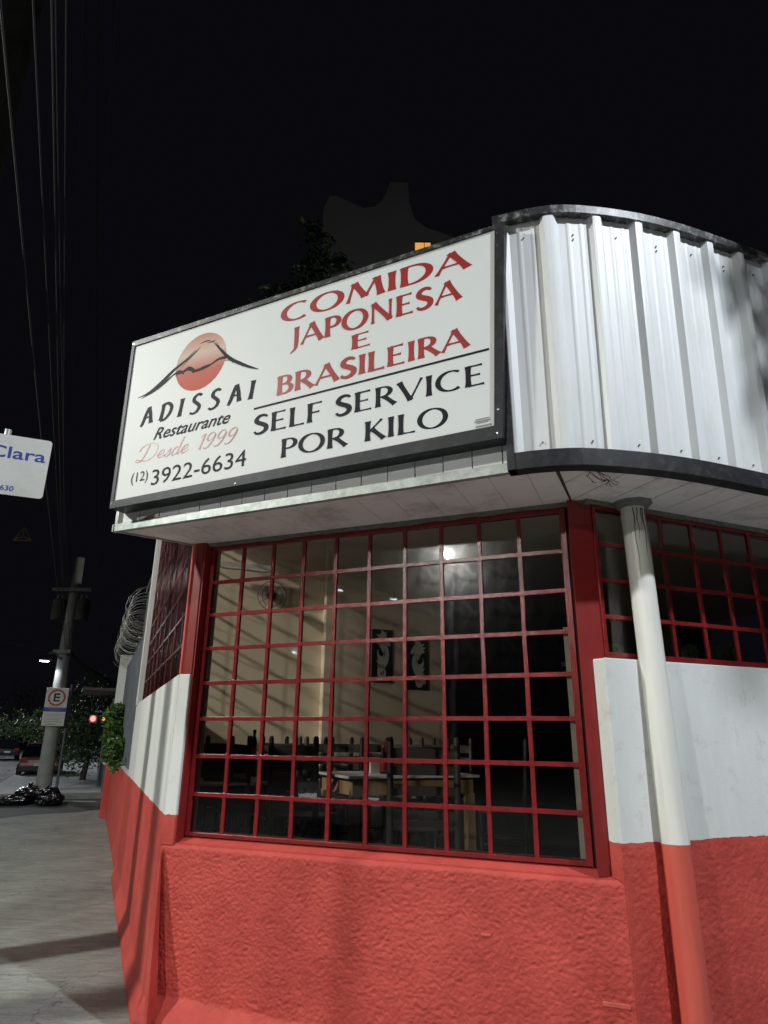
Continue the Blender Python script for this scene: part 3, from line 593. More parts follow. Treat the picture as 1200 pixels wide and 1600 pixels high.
def letters(text, base0, base1, cap, m, kk=KK, nn=NN, gap=.10, glyphs=GL, shear=0, name='lettering', word=.42, parent=None, mapf=None):
    width = 0
    for ch in text: width += word if ch == ' ' else glyphs[ch][0] + gap
    width -= gap; Lb = math.hypot(base1[0] - base0[0], base1[1] - base0[1]); dx = ((base1[0] - base0[0]) / width, (base1[1] - base0[1]) / width)
    x = 0; mb = MB()
    for ch in text:
        if ch == ' ':
            x += word; obj(name, mb, m, parent or sign); mb = MB(); continue
        w, st = glyphs[ch]
        for pts, kd in st:
            if len(pts) == 2: pts = [(pts[0][0] + (pts[1][0] - pts[0][0]) * i / 8, pts[0][1] + (pts[1][1] - pts[0][1]) * i / 8) for i in range(9)]
            elif kd in 'sj': pts = smooth(pts)
            ws = nibw(pts, kd, kk, nn); LIFT[0] = (LIFT[0] + 1) % 24; d = .0006 + LIFT[0] * .00006
            def tf(a, b, x=x, d=d):
                a = x + a + b * shear; return (mapf or sp)(base0[0] + dx[0] * a, base0[1] + dx[1] * a + b * cap, d - .003)
            ribbon(mb, pts, ws, tf)
        x += w + gap
    return obj(name, mb, m, parent or sign)
letters('COMIDA', (1.250, 1.068), (2.490, 1.118), .130, M['txtred'])
letters('JAPONESA', (1.330, .880), (2.435, .925), .136, M['txtred'])
letters('E', (1.757, .762), (1.882, .768), .097, M['txtred'])
letters('BRASILEIRA', (1.250, .568), (2.474, .612), .127, M['txtred'])
letters('SELF SERVICE', (1.100, .332), (2.562, .369), .124, M['txtblk'], kk=.165, nn=.07)
letters('POR KILO', (1.306, .148), (2.350, .165), .120, M['txtblk'], kk=.165, nn=.07, word=.55)
mb = MB(); ribbon(mb, [(1.090, .510), (2.591, .569)], [.013, .013], lambda a, b: sp(a, b, -.0015)); obj('rule', mb, M['txtblk'], sign)
# brush lettered name
def j_(*p): return list(p)
BR = {'A': (.60, [([(.02, -.05), (.12, .2), (.26, .75), (.36, 1.0)], 'b'), ([(.34, 1.0), (.44, .6), (.50, .05)], 'k'), ([(.12, .36), (.30, .42), (.50, .42)], 'n')]),
 'D': (.55, [([(.14, .95), (.10, .5), (.04, .05)], 'k'), ([(.10, .92), (.34, .95), (.52, .72), (.46, .35), (.24, .06), (.02, .02)], 'b')]),
 'I': (.20, [([(.14, 1.0), (.10, .5), (.04, .0)], 'k')]),
 'S': (.52, [([(.50, .92), (.36, 1.02), (.18, .90), (.16, .68), (.32, .50), (.42, .30), (.32, .06), (.12, -.02), (.0, .08)], 'b')])}
_n = nibw
def nibw(pts, kind, kk, nn):
    if kind == 'b': return [nn + (kk - nn) * abs(math.sin(math.pi * (.15 + .8 * i / (len(pts) - 1)))) for i in range(len(pts))]
    return _n(pts, kind, kk, nn)
def nib_smooth(G): return {k_: (w, [(smooth(p, 4), kd) for p, kd in st]) for k_, (w, st) in G.items()}
letters('ADISSAI', (.172, .563), (1.083, .584), .128, M['txtblk'], kk=.17, nn=.09, gap=.34, glyphs=nib_smooth(BR))
# script 'Desde 1999'
SCR = {'D': (1.25, [([(.55, .95), (.50, .5), (.40, .1), (.22, .0), (.05, .06), (.10, .16), (.40, .06), (.80, .02), (1.12, .30), (1.10, .75), (.80, 1.0), (.45, 1.02), (.12, .88), (.05, .66)], 'q')]),
 'e': (.42, [([(.02, .18), (.20, .22), (.34, .36), (.28, .48), (.14, .44), (.06, .22), (.14, .04), (.28, .04), (.44, .18)], 'q')]),
 's': (.36, [([(.0, .04), (.16, .30), (.22, .48), (.26, .30), (.28, .12), (.16, .0), (.04, .05)], 'q')]),
 'd': (.50, [([(.36, .38), (.24, .47), (.08, .34), (.05, .10), (.16, .0), (.32, .12), (.38, .40)], 'q'), ([(.42, 1.0), (.38, .5), (.36, .12), (.42, .02), (.52, .14)], 'q')]),
 '1': (.34, [([(.04, .72), (.22, .88), (.22, .4), (.22, .0)], 'q')]),
 '9': (.56, [([(.46, .70), (.34, .88), (.14, .80), (.08, .58), (.20, .42), (.38, .50), (.46, .72), (.44, .40), (.30, .08), (.10, .0), (.04, .10)], 'q')])}
_n2 = nibw
def nibw(pts, kind, kk, nn):
    if kind == 'q':
        o_ = []
        for i in range(len(pts)):
            x0, y0 = pts[max(i - 1, 0)]; x1, y1 = pts[min(i + 1, len(pts) - 1)]; o_.append(nn + (kk - nn) * max(0, -(y1 - y0) / (math.hypot(x1 - x0, y1 - y0) or 1)))
        return o_
    return _n2(pts, kind, kk, nn)
letters('Desde 1999', (.160, .297), (.960, .309), .116, M['txtred'], kk=.085, nn=.030, gap=.02, glyphs=nib_smooth(SCR), shear=.30, word=.45)
def text_obj(txt, org, ux, uy, height, width, m, parent, name='lettering', shear=0, offset=0, nrm=None, lift=.0015):
    cu = bpy.data.curves.new('t', 'FONT'); cu.body = txt; cu.size = 1; cu.shear = shear; cu.offset = offset; cu.resolution_u = 4
    to = bpy.data.objects.new('t', cu); SC.collection.objects.link(to)
    me = bpy.data.meshes.new_from_object(to.evaluated_get(bpy.context.evaluated_depsgraph_get())); bpy.data.objects.remove(to)
    xs = [v.co.x for v in me.vertices]; ys = [v.co.y for v in me.vertices]; x0, x1 = min(xs), max(xs); capm = .73 if not any(c in txt for c in '()') else (max(ys) - min(ys))
    y0 = 0 if not any(c in txt for c in '()') else min(ys)
    for v in me.vertices:
        p = org + ux * ((v.co.x - x0) / (x1 - x0) * width) + uy * ((v.co.y - y0) / capm * height) + (nrm or SN) * lift
        v.co = p - ORG[parent.name]
    me.materials.clear(); me.materials.append(m)
    o = bpy.data.objects.new(name, me); SC.collection.objects.link(o); o.parent = parent; ORG[o.name] = ORG[parent.name]; return o
def on_sign(t, a, b, h, m, **k):
    A, Bp = sp(*a, -.003), sp(*b, -.003); text_obj(t, A, (Bp - A).normalized(), SV, h, (Bp - A).length, m, sign, **k)
bpy.context.view_layer.update()
on_sign('Restaurante', (.300, .440), (.915, .452), .086, M['txtblk'], shear=.42, offset=.012)
on_sign('(12)', (.151, .138), (.292, .142), .088, M['txtblk'])
on_sign('3922-6634', (.325, .117), (1.060, .141), .112, M['txtblk'])
# printers mark in the corner
mb = MB()
for i, (a, b, c, w) in enumerate(((2.505, 2.58, .168, .006), (2.50, 2.585, .156, .008), (2.51, 2.575, .146, .004), (2.505, 2.59, .128, .010))):
    ribbon(mb, [(a, c), (b, c + .003)], [w, w], lambda p, q: sp(p, q, -.0015))
obj('printers_mark', mb, M['txtgry'], sign)
# logo: sun disc behind a brushed mountain
mb = MB(); n_ = 48; mb.add([sp(.632 + .204 * math.cos(2 * math.pi * i / n_) + .012 * math.sin(2 * math.pi * i / n_), .947 + .209 * math.sin(2 * math.pi * i / n_), -.0022) for i in range(n_)], [tuple(range(n_))]); mb.open = True
obj('sun_disc', mb, M['sun'], sign)
mb = MB()
for q_, (pts, ws) in enumerate((
    ([(.118, .784), (.20, .800), (.30, .850), (.40, .925), (.50, .985), (.58, 1.045)], [.004, .018, .030, .024, .009, .003]),
    ([(.150, .772), (.25, .805), (.34, .852), (.43, .910)], [.003, .016, .020, .004]),
    ([(.43, .935), (.50, .975), (.57, 1.022), (.62, 1.060)], [.004, .008, .007, .003]),
    ([(.46, .925), (.53, .985), (.60, 1.035)], [.002, .006, .002]),
    ([(.615, 1.083), (.66, 1.092), (.70, 1.090)], [.003, .010, .003]), ([(.67, 1.078), (.71, 1.076), (.74, 1.080)], [.002, .010, .004]),
    ([(.725, 1.070), (.79, .998), (.87, .915), (.97, .850), (1.04, .812), (1.103, .784)], [.004, .020, .026, .022, .016, .003]),
    ([(.75, 1.062), (.80, .985), (.86, .925)], [.003, .014, .004]),
    ([(.405, .893), (.45, .906), (.49, .900), (.54, .915), (.60, .884), (.66, .893), (.72, .905), (.78, .930), (.84, .930), (.885, .918)], [.006, .030, .016, .032, .014, .026, .012, .016, .022, .004]),
    ([(.43, .880), (.47, .905), (.50, .880)], [.004, .018, .003]), ([(.84, .935), (.875, .905), (.90, .875)], [.006, .010, .002]), ([(.83, .910), (.90, .895)], [.004, .003]),
    ([(.56, .900), (.58, .880), (.62, .898)], [.004, .014, .003]))):
    ribbon(mb, smooth(pts), [ws[0]] + [w for w in np.interp(np.linspace(0, len(ws) - 1, 6 * (len(pts) - 1) - (len(pts) - 1)), range(len(ws)), ws)][:len(smooth(pts)) - 1], lambda a, b, q_=q_: sp(a, b, -.0018 + .00008 * q_))
obj('mountain_brushwork', mb, M['txtblk'], sign)

# ================================================================== STREET NAME PLATE
PB = V((-1.9275, 3.5364, 3.2368)); QS = 1.4
def pf(s, z, d=0): return PB + u3 * s * QS + n3 * d + Z * (z * QS if abs(z) < 2 else z)
post = thing('street_name_post', (pf(-.20, 0).x, pf(-.20, 0).y, 0), 'thin grey post carrying the blue lettered street name plate', 'post')
m = MB(); m.tube([pf(-.172, -PB.z, -.035), pf(-.172, .03, -.035)], .019, 14); obj('post_tube', m, M['alum'], post)
m = MB(); r_ = .014; oc = []
for cx, cz, a0 in ((-.001 - r_, -r_, 0), (-.56 + r_, -r_, 90), (-.56 + r_, -.254 + r_, 180), (-.001 - r_, -.254 + r_, 270)):
    oc += [(cx + r_ * math.cos(math.radians(a0 + 15 * i)), cz + r_ * math.sin(math.radians(a0 + 15 * i))) for i in range(7)]
n_ = len(oc); m.add([pf(x, z, 0) for x, z in oc] + [pf(x, z, -.004) for x, z in oc], [tuple(range(n_)), tuple(range(n_, 2 * n_))] + [(i, (i + 1) % n_, n_ + (i + 1) % n_, n_ + i) for i in range(n_)])
plate = obj('name_plate', m, M['plate'], post)
text_obj('Clara', pf(-.222, -.099), u3, Z, .052 * QS, .207 * QS, M['txtblu'], post, offset=.012, nrm=n3)
text_obj('4-630', pf(-.185, -.237), u3, Z, .022 * QS, .077 * QS, M['txtblu'], post, offset=.01, nrm=n3)
mb = MB(); mb.box(pf, -.55, -.012, .0006, .0022, -.184, -.180); obj('rule', mb, M['txtblu'], post)

# ================================================================== INTERIOR
FL = .55; DW = V((-0.01236501, 8.24897953, 0)); FD = fr(DW, u3, n3)
m = MB(); p_ = [FC(.1, -.17, 0), FC(2.62, -.17, 0), FR(9, -.17, 0), FR(9, -9, 0), FS(9, -.2, 0), FS(.2, -.17, 0)]
m.add([p + Z * FL for p in p_] + [p + Z * (FL - .1) for p in p_], [tuple(range(6)), tuple(range(6, 12))] + [(i, (i + 1) % 6, 6 + (i + 1) % 6, 6 + i) for i in range(6)]); obj('interior_floor', m, M['floor'], bld)
m = MB(); m.add([p + Z * 3.95 for p in p_] + [p + Z * 4.0 for p in p_], [tuple(range(6)), tuple(range(6, 12))]); obj('ceiling', m, M['beige'], bld)
m = MB(); m.box(FD, -.725, .827, -.3, 0, FL, 3.95); obj('interior_back_wall', m, M['beige'], bld)
m = MB(); m.box(FD, -2.32, -.725, -.42, -.12, FL, 3.95); obj('interior_back_wall', m, M['beige'], bld)
m = MB(); m.box(FD, .827, 9, -3.2, -3.1, FL, 3.95); obj('interior_unlit_wall', m, M['darkwall'], bld)
m = MB(); m.box(FD, .820, .83, -3.1, -.3, FL, 3.95); obj('interior_unlit_wall', m, M['darkwall'], bld)
m = MB(); m.box(FD, .829, 1.7, -.12, -.08, FL, 3.95); obj('shade_screen', m, M['darkwall'], bld)  # dark panel added where the room beyond is only unlit
m = MB(); m.box(FS, .0 + .05, 4.7, -.20, -.165, FL, 2.0); obj('interior_side_lining', m, M['beige'], bld)
m = MB(); m.box(FS, .12, .30, -.22, -.15, FL, 4.0); obj('interior_pilaster', m, M['beige'], bld)
# pictures
def picture(s0, s1, z0, z1, flip, lab):
    c = FD((s0 + s1) / 2, 0, z0); t = thing('picture', tuple(c), lab, 'picture', 'dragon pictures on the back wall')
    m = MB(); m.box(FD, s0, s1, .004, .03, z0, z1); obj('canvas', m, M['picblack'], t, bevel=.003)
    w = s1 - s0; h = z1 - z0
    def tf(a, b): a = 1 - a if flip else a; return FD(s0 + w * a, .0315, z0 + h * b)
    mb = MB()
    S_ = [([(.62, .90), (.50, .86), (.42, .80), (.48, .70), (.62, .62), (.68, .52), (.62, .42), (.48, .34), (.38, .26), (.32, .18), (.38, .10), (.52, .09), (.62, .15), (.60, .22), (.52, .24), (.48, .19), (.53, .165)], [.10, .20, .24, .20, .22, .27, .26, .24, .18, .13, .11, .10, .09, .07, .05, .04, .03]),
          ([(.50, .84), (.66, .80), (.80, .73), (.86, .69)], [.12, .14, .09, .03]), ([(.55, .80), (.68, .76), (.76, .70)], [.05, .06, .02]),
          ([(.48, .86), (.34, .86), (.20, .90)], [.13, .07, .01]), ([(.45, .81), (.30, .80), (.14, .82)], [.13, .07, .01]), ([(.45, .78), (.30, .74), (.18, .74)], [.11, .07, .01]), ([(.55, .90), (.50, .95), (.42, 1.0 - .02)], [.09, .05, .01]),
          ([(.52, .40), (.36, .44), (.26, .52), (.28, .62)], [.16, .12, .07, .01]), ([(.48, .34), (.32, .36), (.20, .42)], [.12, .08, .01]), ([(.42, .28), (.30, .28), (.22, .33)], [.08, .05, .01]), ([(.60, .86), (.66, .92), (.66, .96)], [.06, .04, .01])]
    for i, (pts, ws) in enumerate(S_):
        ps = smooth(pts, 4); ww = np.interp(np.linspace(0, 1, len(ps)), np.linspace(0, 1, len(ws)), ws)
        ribbon(mb, ps, ww, lambda a, b, i=i: tf(a, b) + n3 * (.0003 * i))
    obj('dragon_motif', mb, M['silver'], t)
    # cut lines
    mb = MB()
    for i, (pts, w_) in enumerate((([(.56, .66), (.60, .54), (.52, .44)], .03), ([(.66, .60), (.58, .52)], .02), ([(.60, .78), (.70, .755)], .02))): ribbon(mb, pts, [.004] + [w_] * (len(pts) - 2) + [.004], lambda a, b: tf(a, b) + n3 * .0045)
    obj('dragon_lines', mb, M['picblack'], t)
    return t
picture(-.132, .137, 2.262, 2.895, False, 'black picture with a silver curled dragon facing right, higher of the two')
tp = picture(.343, .620, 2.196, 2.816, True, 'black picture with a silver dragon facing left, lower and further right')
m = MB(); m.box(FD, .50, .58, .033, .035, 2.26, 2.35); obj('picture_tag', m, M['silver'], tp)
# wall fan and light batten
fan = thing('wall_fan', tuple(FD(-1.45, 0, 3.15)), 'round wall fan with dark motor high on the beige wall', 'fan')
c_ = FD(-1.42, .12, 3.17); m = MB()
for rr in (.17, .12, .06): m.tube([c_ + u3 * rr * math.cos(a * math.pi / 12) + Z * rr * math.sin(a * math.pi / 12) for a in range(25)], .0035, 5)
for a in range(12): m.tube([c_, c_ + u3 * .17 * math.cos(a * math.pi / 6) + Z * .17 * math.sin(a * math.pi / 6)], .002, 4)
obj('fan_cage', m, M['cable'], fan)
m = MB()
for a in range(3):
    t = a * 2.094; d1 = u3 * math.cos(t) + Z * math.sin(t); d2 = u3 * math.cos(t + .7) + Z * math.sin(t + .7); m.add([c_ - n3 * .02, c_ + d1 * .14 - n3 * .03, c_ + (d1 + d2) * .08, c_ + d2 * .14 - n3 * .0], [(0, 1, 2), (0, 2, 3)])
m.open = True; obj('fan_blades', m, M['offwhite'], fan)
m = MB(); m.tube([c_ - n3 * .02, FD(-1.42, .0, 3.22)], .055, 10); obj('fan_motor', m, M['picblack'], fan)
bat = thing('light_batten', tuple(FD(-1.75, 0, 3.5)), 'unlit white tube light fixture high on the beige wall', 'light')
m = MB(); m.box(FD, -2.05, -1.40, .0, .09, 3.47, 3.53); obj('housing', m, M['offwhite'], bat, bevel=.006)
m = MB(); m.tube([FD(-2.02, .10, 3.455), FD(-1.43, .10, 3.455)], .016, 8); obj('tube', m, M['offwhite'], bat)
# chairs
def bx(mb, x0, x1, y0, y1, z0, z1): return mb.box(lambda s, d, z: V((s, d, z)), x0, x1, y0, y1, z0, z1)
def make_chair(lab, mt):
    t = thing('dining_chair', (0, 0, FL), lab, 'chair', 'wooden chairs inside the restaurant')
    for s in (-1, 1):
        m = MB(); m.tube([V((s * .215, .0, 0)), V((s * .215, .0, .46)), V((s * .215, -.035, 1.06)), V((s * .215, -.036, 1.085))], [.022, .024, .022, .015], 10); obj('back_post', m, mt, t, local=True)
        m = MB(); m.tube([V((s * .205, .40, 0)), V((s * .205, .40, .47))], [.020, .024], 10); obj('front_leg', m, mt, t, local=True)
        m = MB(); m.tube([V((s * .21, .01, .2)), V((s * .205, .39, .2))], .012, 6); obj('stretcher', m, mt, t, local=True)
    for z, h, y in ((.52, .05, -.004), (.68, .055, -.015), (.82, .06, -.024), (.93, .075, -.030)):
        m = MB(); q = []
        for i in range(7):
            x = -.2 + .4 * i / 6; b = .012 * (1 - (i / 3 - 1) ** 2); q += [V((x, y + b * .6, z)), V((x, y + .018 + b * .6, z)), V((x, y + .018 + b * .6, z + h + b)), V((x, y + b * .6, z + h + b))]
        f = [(0, 1, 2, 3), (27, 26, 25, 24)]
        for i in range(6):
            for j in range(4): f.append((i * 4 + j, i * 4 + (j + 1) % 4, i * 4 + 4 + (j + 1) % 4, i * 4 + 4 + j))
        m.add(q, f); obj('back_slat', m, mt, t, local=True)
    m = MB(); bx(m, -.225, .225, -.01, .42, .445, .475); obj('seat', m, mt, t, local=True, bevel=.008)
    m = MB(); m.tube([V((-.205, .4, .25)), V((.205, .4, .25))], .012, 6); obj('stretcher', m, mt, t, local=True)
    return t
ch0 = make_chair('stained wood chair nearest the window, its back to the street', M['chairwood'])
ch0.location = (.31, 5.25, FL); ch0.scale = (1.14, 1, 1)
ch1 = make_chair('dark chair', M['darkwood'])
chairs = [(-1.02, 7.0, 2.8, 'dark chair behind the left end of the white table, leftmost of the middle row'), (-.72, 7.35, 2.75, 'dark chair standing third from the left in the row behind the tables'), (-.42, 7.55, 2.75, 'dark chair just left of the sauce bottle, behind the white table'),
          (.50, 7.6, 2.75, 'dark chair beyond the white table, under the lower dragon picture'), (.78, 7.9, 2.75, 'dark chair beside the end of the beige wall'), (-1.62, 6.9, -.4, 'dark chair close to the left edge of the corner window'), (-1.35, 6.3, -.35, 'dark chair behind the third column of window panes, near the side wall'), (-.72, 5.9, -.4, 'dark chair in the shade under the left part of the window'), (-.95, 7.9, 2.75, 'dark chair furthest back against the beige wall'), (1.35, 6.6, 1.2, 'dark chair in the unlit right part of the room'),
    (-1.22, 7.55, 2.75, 'dark chair behind the second and third columns of panes, against the wall'), (-.15, 7.85, 2.75, 'dark chair directly under the higher dragon picture'), (.22, 7.45, 2.6, 'dark chair between the sauce bottle and the lower dragon picture'), (-.9, 6.45, 2.9, 'dark chair at the left end of the white table')]
for i, (x, y, a, lb) in enumerate(chairs):
    c = ch1 if i == 0 else copy_tree(ch1, None)
    c.location = (x, y, FL); c.rotation_euler = (0, 0, a); c['label'] = lb
# tables
def table(o, w, d, h, lab, legm, nj=3):
    t = thing('dining_table', tuple(o + Z * FL), lab, 'table', None, 0); F = fr(o, u3, -n3)
    m = MB(); m.box(F, 0, w, 0, d, FL + h - .022, FL + h); obj('tabletop', m, M['tabletop'], t, bevel=.002)
    m = MB(); m.box(F, .05, w - .05, .04, .065, FL + h - .16, FL + h - .024); m.box(F, .05, w - .05, d - .065, d - .04, FL + h - .16, FL + h - .024); m.box(F, .05, .075, .065, d - .065, FL + h - .16, FL + h - .024); m.box(F, w - .075, w - .05, .065, d - .065, FL + h - .16, FL + h - .024); obj('apron', m, legm, t)
    for a in (.04, w - .12):
        for b in (.03, d - .11): m = MB(); m.box(F, a, a + .08, b, b + .08, FL, FL + h - .16); obj('leg', m, legm, t, bevel=.004)
    return t
table(V((-.28, 6.2, 0)), 1.30, .95, .76, 'white topped pine table nearest the corner window', M['pine'])
table(V((-1.62, 6.0, 0)), .9, .9, .70, 'darker legged white table in the shade at the left', M['darkwood'])
table(V((-1.85, 7.05, 0)), 1.0, .45, .885, 'tall narrow white side table under the fan', M['darkwood'])
# things on the tables
def bottle(x, y, z, lab, mt, cap):
    t = thing('sauce_bottle', (x, y, z), lab, 'bottle')
    m = MB(); m.lathe((x, y, z), [(0, 0), (.033, 0), (.035, .01), (.035, .13), (.030, .16), (.014, .20), (.013, .23), (0, .23)], 14); obj('bottle_body', m, mt, t)
    m = MB(); m.lathe((x, y, z), [(.0352, .02), (.036, .021), (.036, .10), (.0352, .101)], 14); obj('bottle_label', m, M['redlab'], t)
    m = MB(); m.lathe((x, y, z), [(.017, .225), (.018, .226), (.018, .262), (0, .264)], 12); obj('bottle_cap', m, cap, t)
bottle(.02, 6.72, FL + .76, 'dark sauce bottle with red cap and red label on the white table', M['bottle'], M['redcap'])
m = MB(); F_ = fr(V((-.10, 6.78, 0)), u3, -n3); m.box(F_, 0, .10, 0, .05, FL + .76, FL + .90); obj('napkin_holder', m, M['napkin'], None, 'white napkins standing beside the red capped bottle', 'napkins', loc=(-.10, 6.78, FL + .76), bevel=.004)
bottle(-1.30, 7.18, FL + .885, 'small dark bottle on the tall side table under the fan', M['bottle'], M['bottle'])
m = MB(); m.lathe((-1.62, 7.14, FL + .885), [(0, 0), (.10, 0), (.12, .04), (.115, .045), (.09, .012), (0, .01)], 18); obj('tray', m, M['chrome'], None, 'shiny round metal dish left of the small dark bottle', 'dish', loc=(-1.62, 7.14, FL + .885))
# cacti on the inside sill of the right window
m = MB(); m.box(FR, .0, 6, -.36, -.165, 2.02, 2.045); obj('inner_shelf', m, M['darkwall'], bld)
for i, (s, r, lb) in enumerate(((.30, .055, 'round cactus half hidden behind the drainpipe'), (.60, .06, 'round pale cactus just right of the drainpipe'), (.89, .045, 'small spiky cactus second from the drainpipe'), (1.10, .04, 'little cactus in the dark, third from the drainpipe'), (1.24, .06, 'tall cactus near the right edge of the photo'))):
    c = FR(s, -.27, 2.045); t = thing('potted_cactus', tuple(c), lb, 'cactus', 'cacti on the sill')
    m = MB(); m.lathe(c, [(0, 0), (r * .75, 0), (r * .95, .055), (r * 1.0, .06), (r * .85, .06), (0, .055)], 14); obj('pot', m, M['pot'], t)
    m = MB(); hh = .05 if i < 2 else .08
    for k in range(10):
        a = k * math.pi / 5; m.tube([c + V((0, 0, .05)) + V((math.cos(a) * r * q, math.sin(a) * r * q, hh * z)) for q, z in ((.5, 0), (.85, .35), (.85, .7), (.5, .95), (.05, 1.05))], .012, 5)
    for k in range(26):
        a = k * 2.4; e = .3 + .7 * ((k * 37) % 26) / 26; d = V((math.cos(a) * math.sqrt(1 - e * e + .2), math.sin(a) * math.sqrt(1 - e * e + .2), e)); m.tube([c + V((0, 0, .06)) + d * r * .7, c + V((0, 0, .06)) + d * (r * .9 + (.05 if i > 1 else .01))], .002, 3)
    obj('cactus_body', m, M['cactus'], t)

# ================================================================== STREET
def crown_mesh(blobs, n, leaf, seed, droop=0.0):
    rnd = random.Random(seed); mb = MB(); tw = sum(b[1][0] * b[1][1] * b[1][2] for b in blobs)
    for (c, r) in blobs:
        k = int(n * r[0] * r[1] * r[2] / tw); cl = []
        for _ in range(max(6, k // 26)):
            while True:
                d = V((rnd.uniform(-1, 1), rnd.uniform(-1, 1), rnd.uniform(-1, 1)))
                if .35 < d.length < 1: break
            cl.append(V(c) + V((d.x * r[0], d.y * r[1], d.z * r[2])))
        sg_ = min(r) * .26
        for _ in range(k):
            p = rnd.choice(cl) + V((rnd.gauss(0, sg_), rnd.gauss(0, sg_), rnd.gauss(0, sg_ * .9)))
            a = V((rnd.uniform(-1, 1), rnd.uniform(-1, 1), rnd.uniform(-.6, .6) - droop)).normalized(); b = a.cross(V((rnd.uniform(-1, 1), rnd.uniform(-1, 1), rnd.uniform(-1, 1)))).normalized(); s = leaf * rnd.uniform(.6, 1.3)
            mb.add([p - a * s, p + b * s * .42, p + a * s, p - b * s * .42], [(0, 1, 2, 3)])
    mb.open = True; return mb
def tree(name, loc, blobs, n, leaf, mt, lab, seed, th=2, cat='tree', group=None, trunk_r=.12, droop=0, limbs=4):
    t = thing(name, loc, lab, cat, group); l = V(loc)
    m = MB(); top = V(blobs[0][0]); m.tube([l, l.lerp(V((top.x, top.y, l.z + th)), .5) + V((.04, .03, 0)), V((top.x, top.y, l.z + th))], [trunk_r, trunk_r * .75, trunk_r * .5], 9)
    for i in range(limbs):
        c = V(blobs[i % len(blobs)][0]); r = blobs[i % len(blobs)][1]; a = i * 2.4; e = c + V((math.cos(a) * r[0] * .6, math.sin(a) * r[1] * .6, r[2] * .3)); s_ = V((top.x, top.y, l.z + th * .85)); m.tube([s_, s_.lerp(e, .5) + V((0, 0, .1)), e], [trunk_r * .45, trunk_r * .3, trunk_r * .12], 6)
    obj('trunk', m, M['bark'], t); obj('crown', crown_mesh(blobs, n, leaf, seed, droop), mt, t); return t
# climbing plant against the steel sheets
bl = [(tuple(FS(10.0, .08, 1.95)), (.15, .42, .36)), (tuple(FS(9.2, .06, 1.55)), (.15, .5, .32)), (tuple(FS(8.0, .06, 1.35)), (.14, .6, .22)), (tuple(FS(6.6, .02, 1.22)), (.08, .6, .08))]
tree('climbing_shrub', tuple(FS(9.2, -.04, 1.16)), bl, 2400, .05, M['leafb'], 'bright green shrub spilling over the red boundary wall', 5, th=.4, cat='shrub', trunk_r=.025)
# dark weeping tree behind the pole
bl = [((-11.4, 27.6, 2.2), (1.15, 1.1, 1.5)), ((-11.2, 26.8, 1.2), (.9, .9, 1.0)), ((-12.4, 28.3, 1.8), (.8, .9, 1.0)), ((-10.9, 28.5, 2.3), (.8, .9, .7))]
tree('weeping_fig_tree', (-11.5, 27.6, 0), bl, 7500, .075, M['leafd'], 'dense dark rounded tree on the pavement behind the utility pole', 8, th=1.8, droop=.5)
# small trees across the road
for i, (x, y, z, r, mt, lb) in enumerate(((-31, 55, 2.1, 1.7, 'leafy', 'pale green round tree at the far left edge of the road'), (-27.5, 55, 2.2, 1.6, 'leafy', 'second pale green tree behind the parked cars'), (-35, 60, 2.3, 1.9, 'leafd', 'darker tree beyond the leftmost car'), (-20.5, 45, 2.3, 1.2, 'leafb', 'brighter green tree just left of the utility pole'), (-30, 80, 4.5, 3.6, 'leafd', 'tall dark tree in the distance behind the cars'), (-42, 85, 5, 4.5, 'leafd', 'broad dark tree in the distance at the far left'))):
    tree('roadside_tree', (x, y, -.1), [((x, y, z), (r, r, r * .7)), ((x + r * .6, y, z - .3), (r * .6, r * .6, r * .5))], 1500, .16, M[mt], lb, 20 + i, th=z - .4, group='roadside trees')
# utility pole with sign
UP = V((-10.42, 22.2, 0)); up_ = thing('utility_pole', tuple(UP), 'round concrete utility pole with transformers, lamp arm and the square parking sign', 'utility pole')
m = MB(); m.tube([UP - Z * .1, UP + Z * 4, UP + Z * 7.4], [.235, .19, .15], 18); obj('pole_shaft', m, M['concrete'], up_)
m = MB(); m.tube([UP + V((.36, .12, -.1)), UP + V((.34, .12, 3.2))], .045, 8); obj('conduit', m, M['steel'], up_)
for dx in (-.42, .38):
    m = MB(); m.lathe(UP + V((dx, -.05, 5.25)), [(0, 0), (.2, 0), (.21, .05), (.21, .62), (.22, .66), (.1, .74), (0, .74)], 14); tr_ = obj('transformer', m, M['darkpole'], up_)
    for q in (-.08, .08): m = MB(); m.lathe(UP + V((dx + q, -.05, 5.97)), [(.03, 0), (.045, .03), (.03, .06), (.045, .09), (.02, .14), (0, .14)], 8); obj('bushing', m, M['concrete'], tr_)
for z in (4.15, 6.2):
    m = MB(); m.box(lambda s, d, zz: V((UP.x + s, UP.y + d, zz)), -.65 if z > 5 else -.28, .65 if z > 5 else .28, -.26, -.16, z, z + .11); obj('crossarm', m, M['concrete'], up_)
m = MB(); m.tube([UP + V((.0, -.2, 3.95)), UP + V((-.15, -.35, 4.15)), UP + V((-.3, -.45, 4.12))], .03, 7); obj('lamp_arm', m, M['steel'], up_)
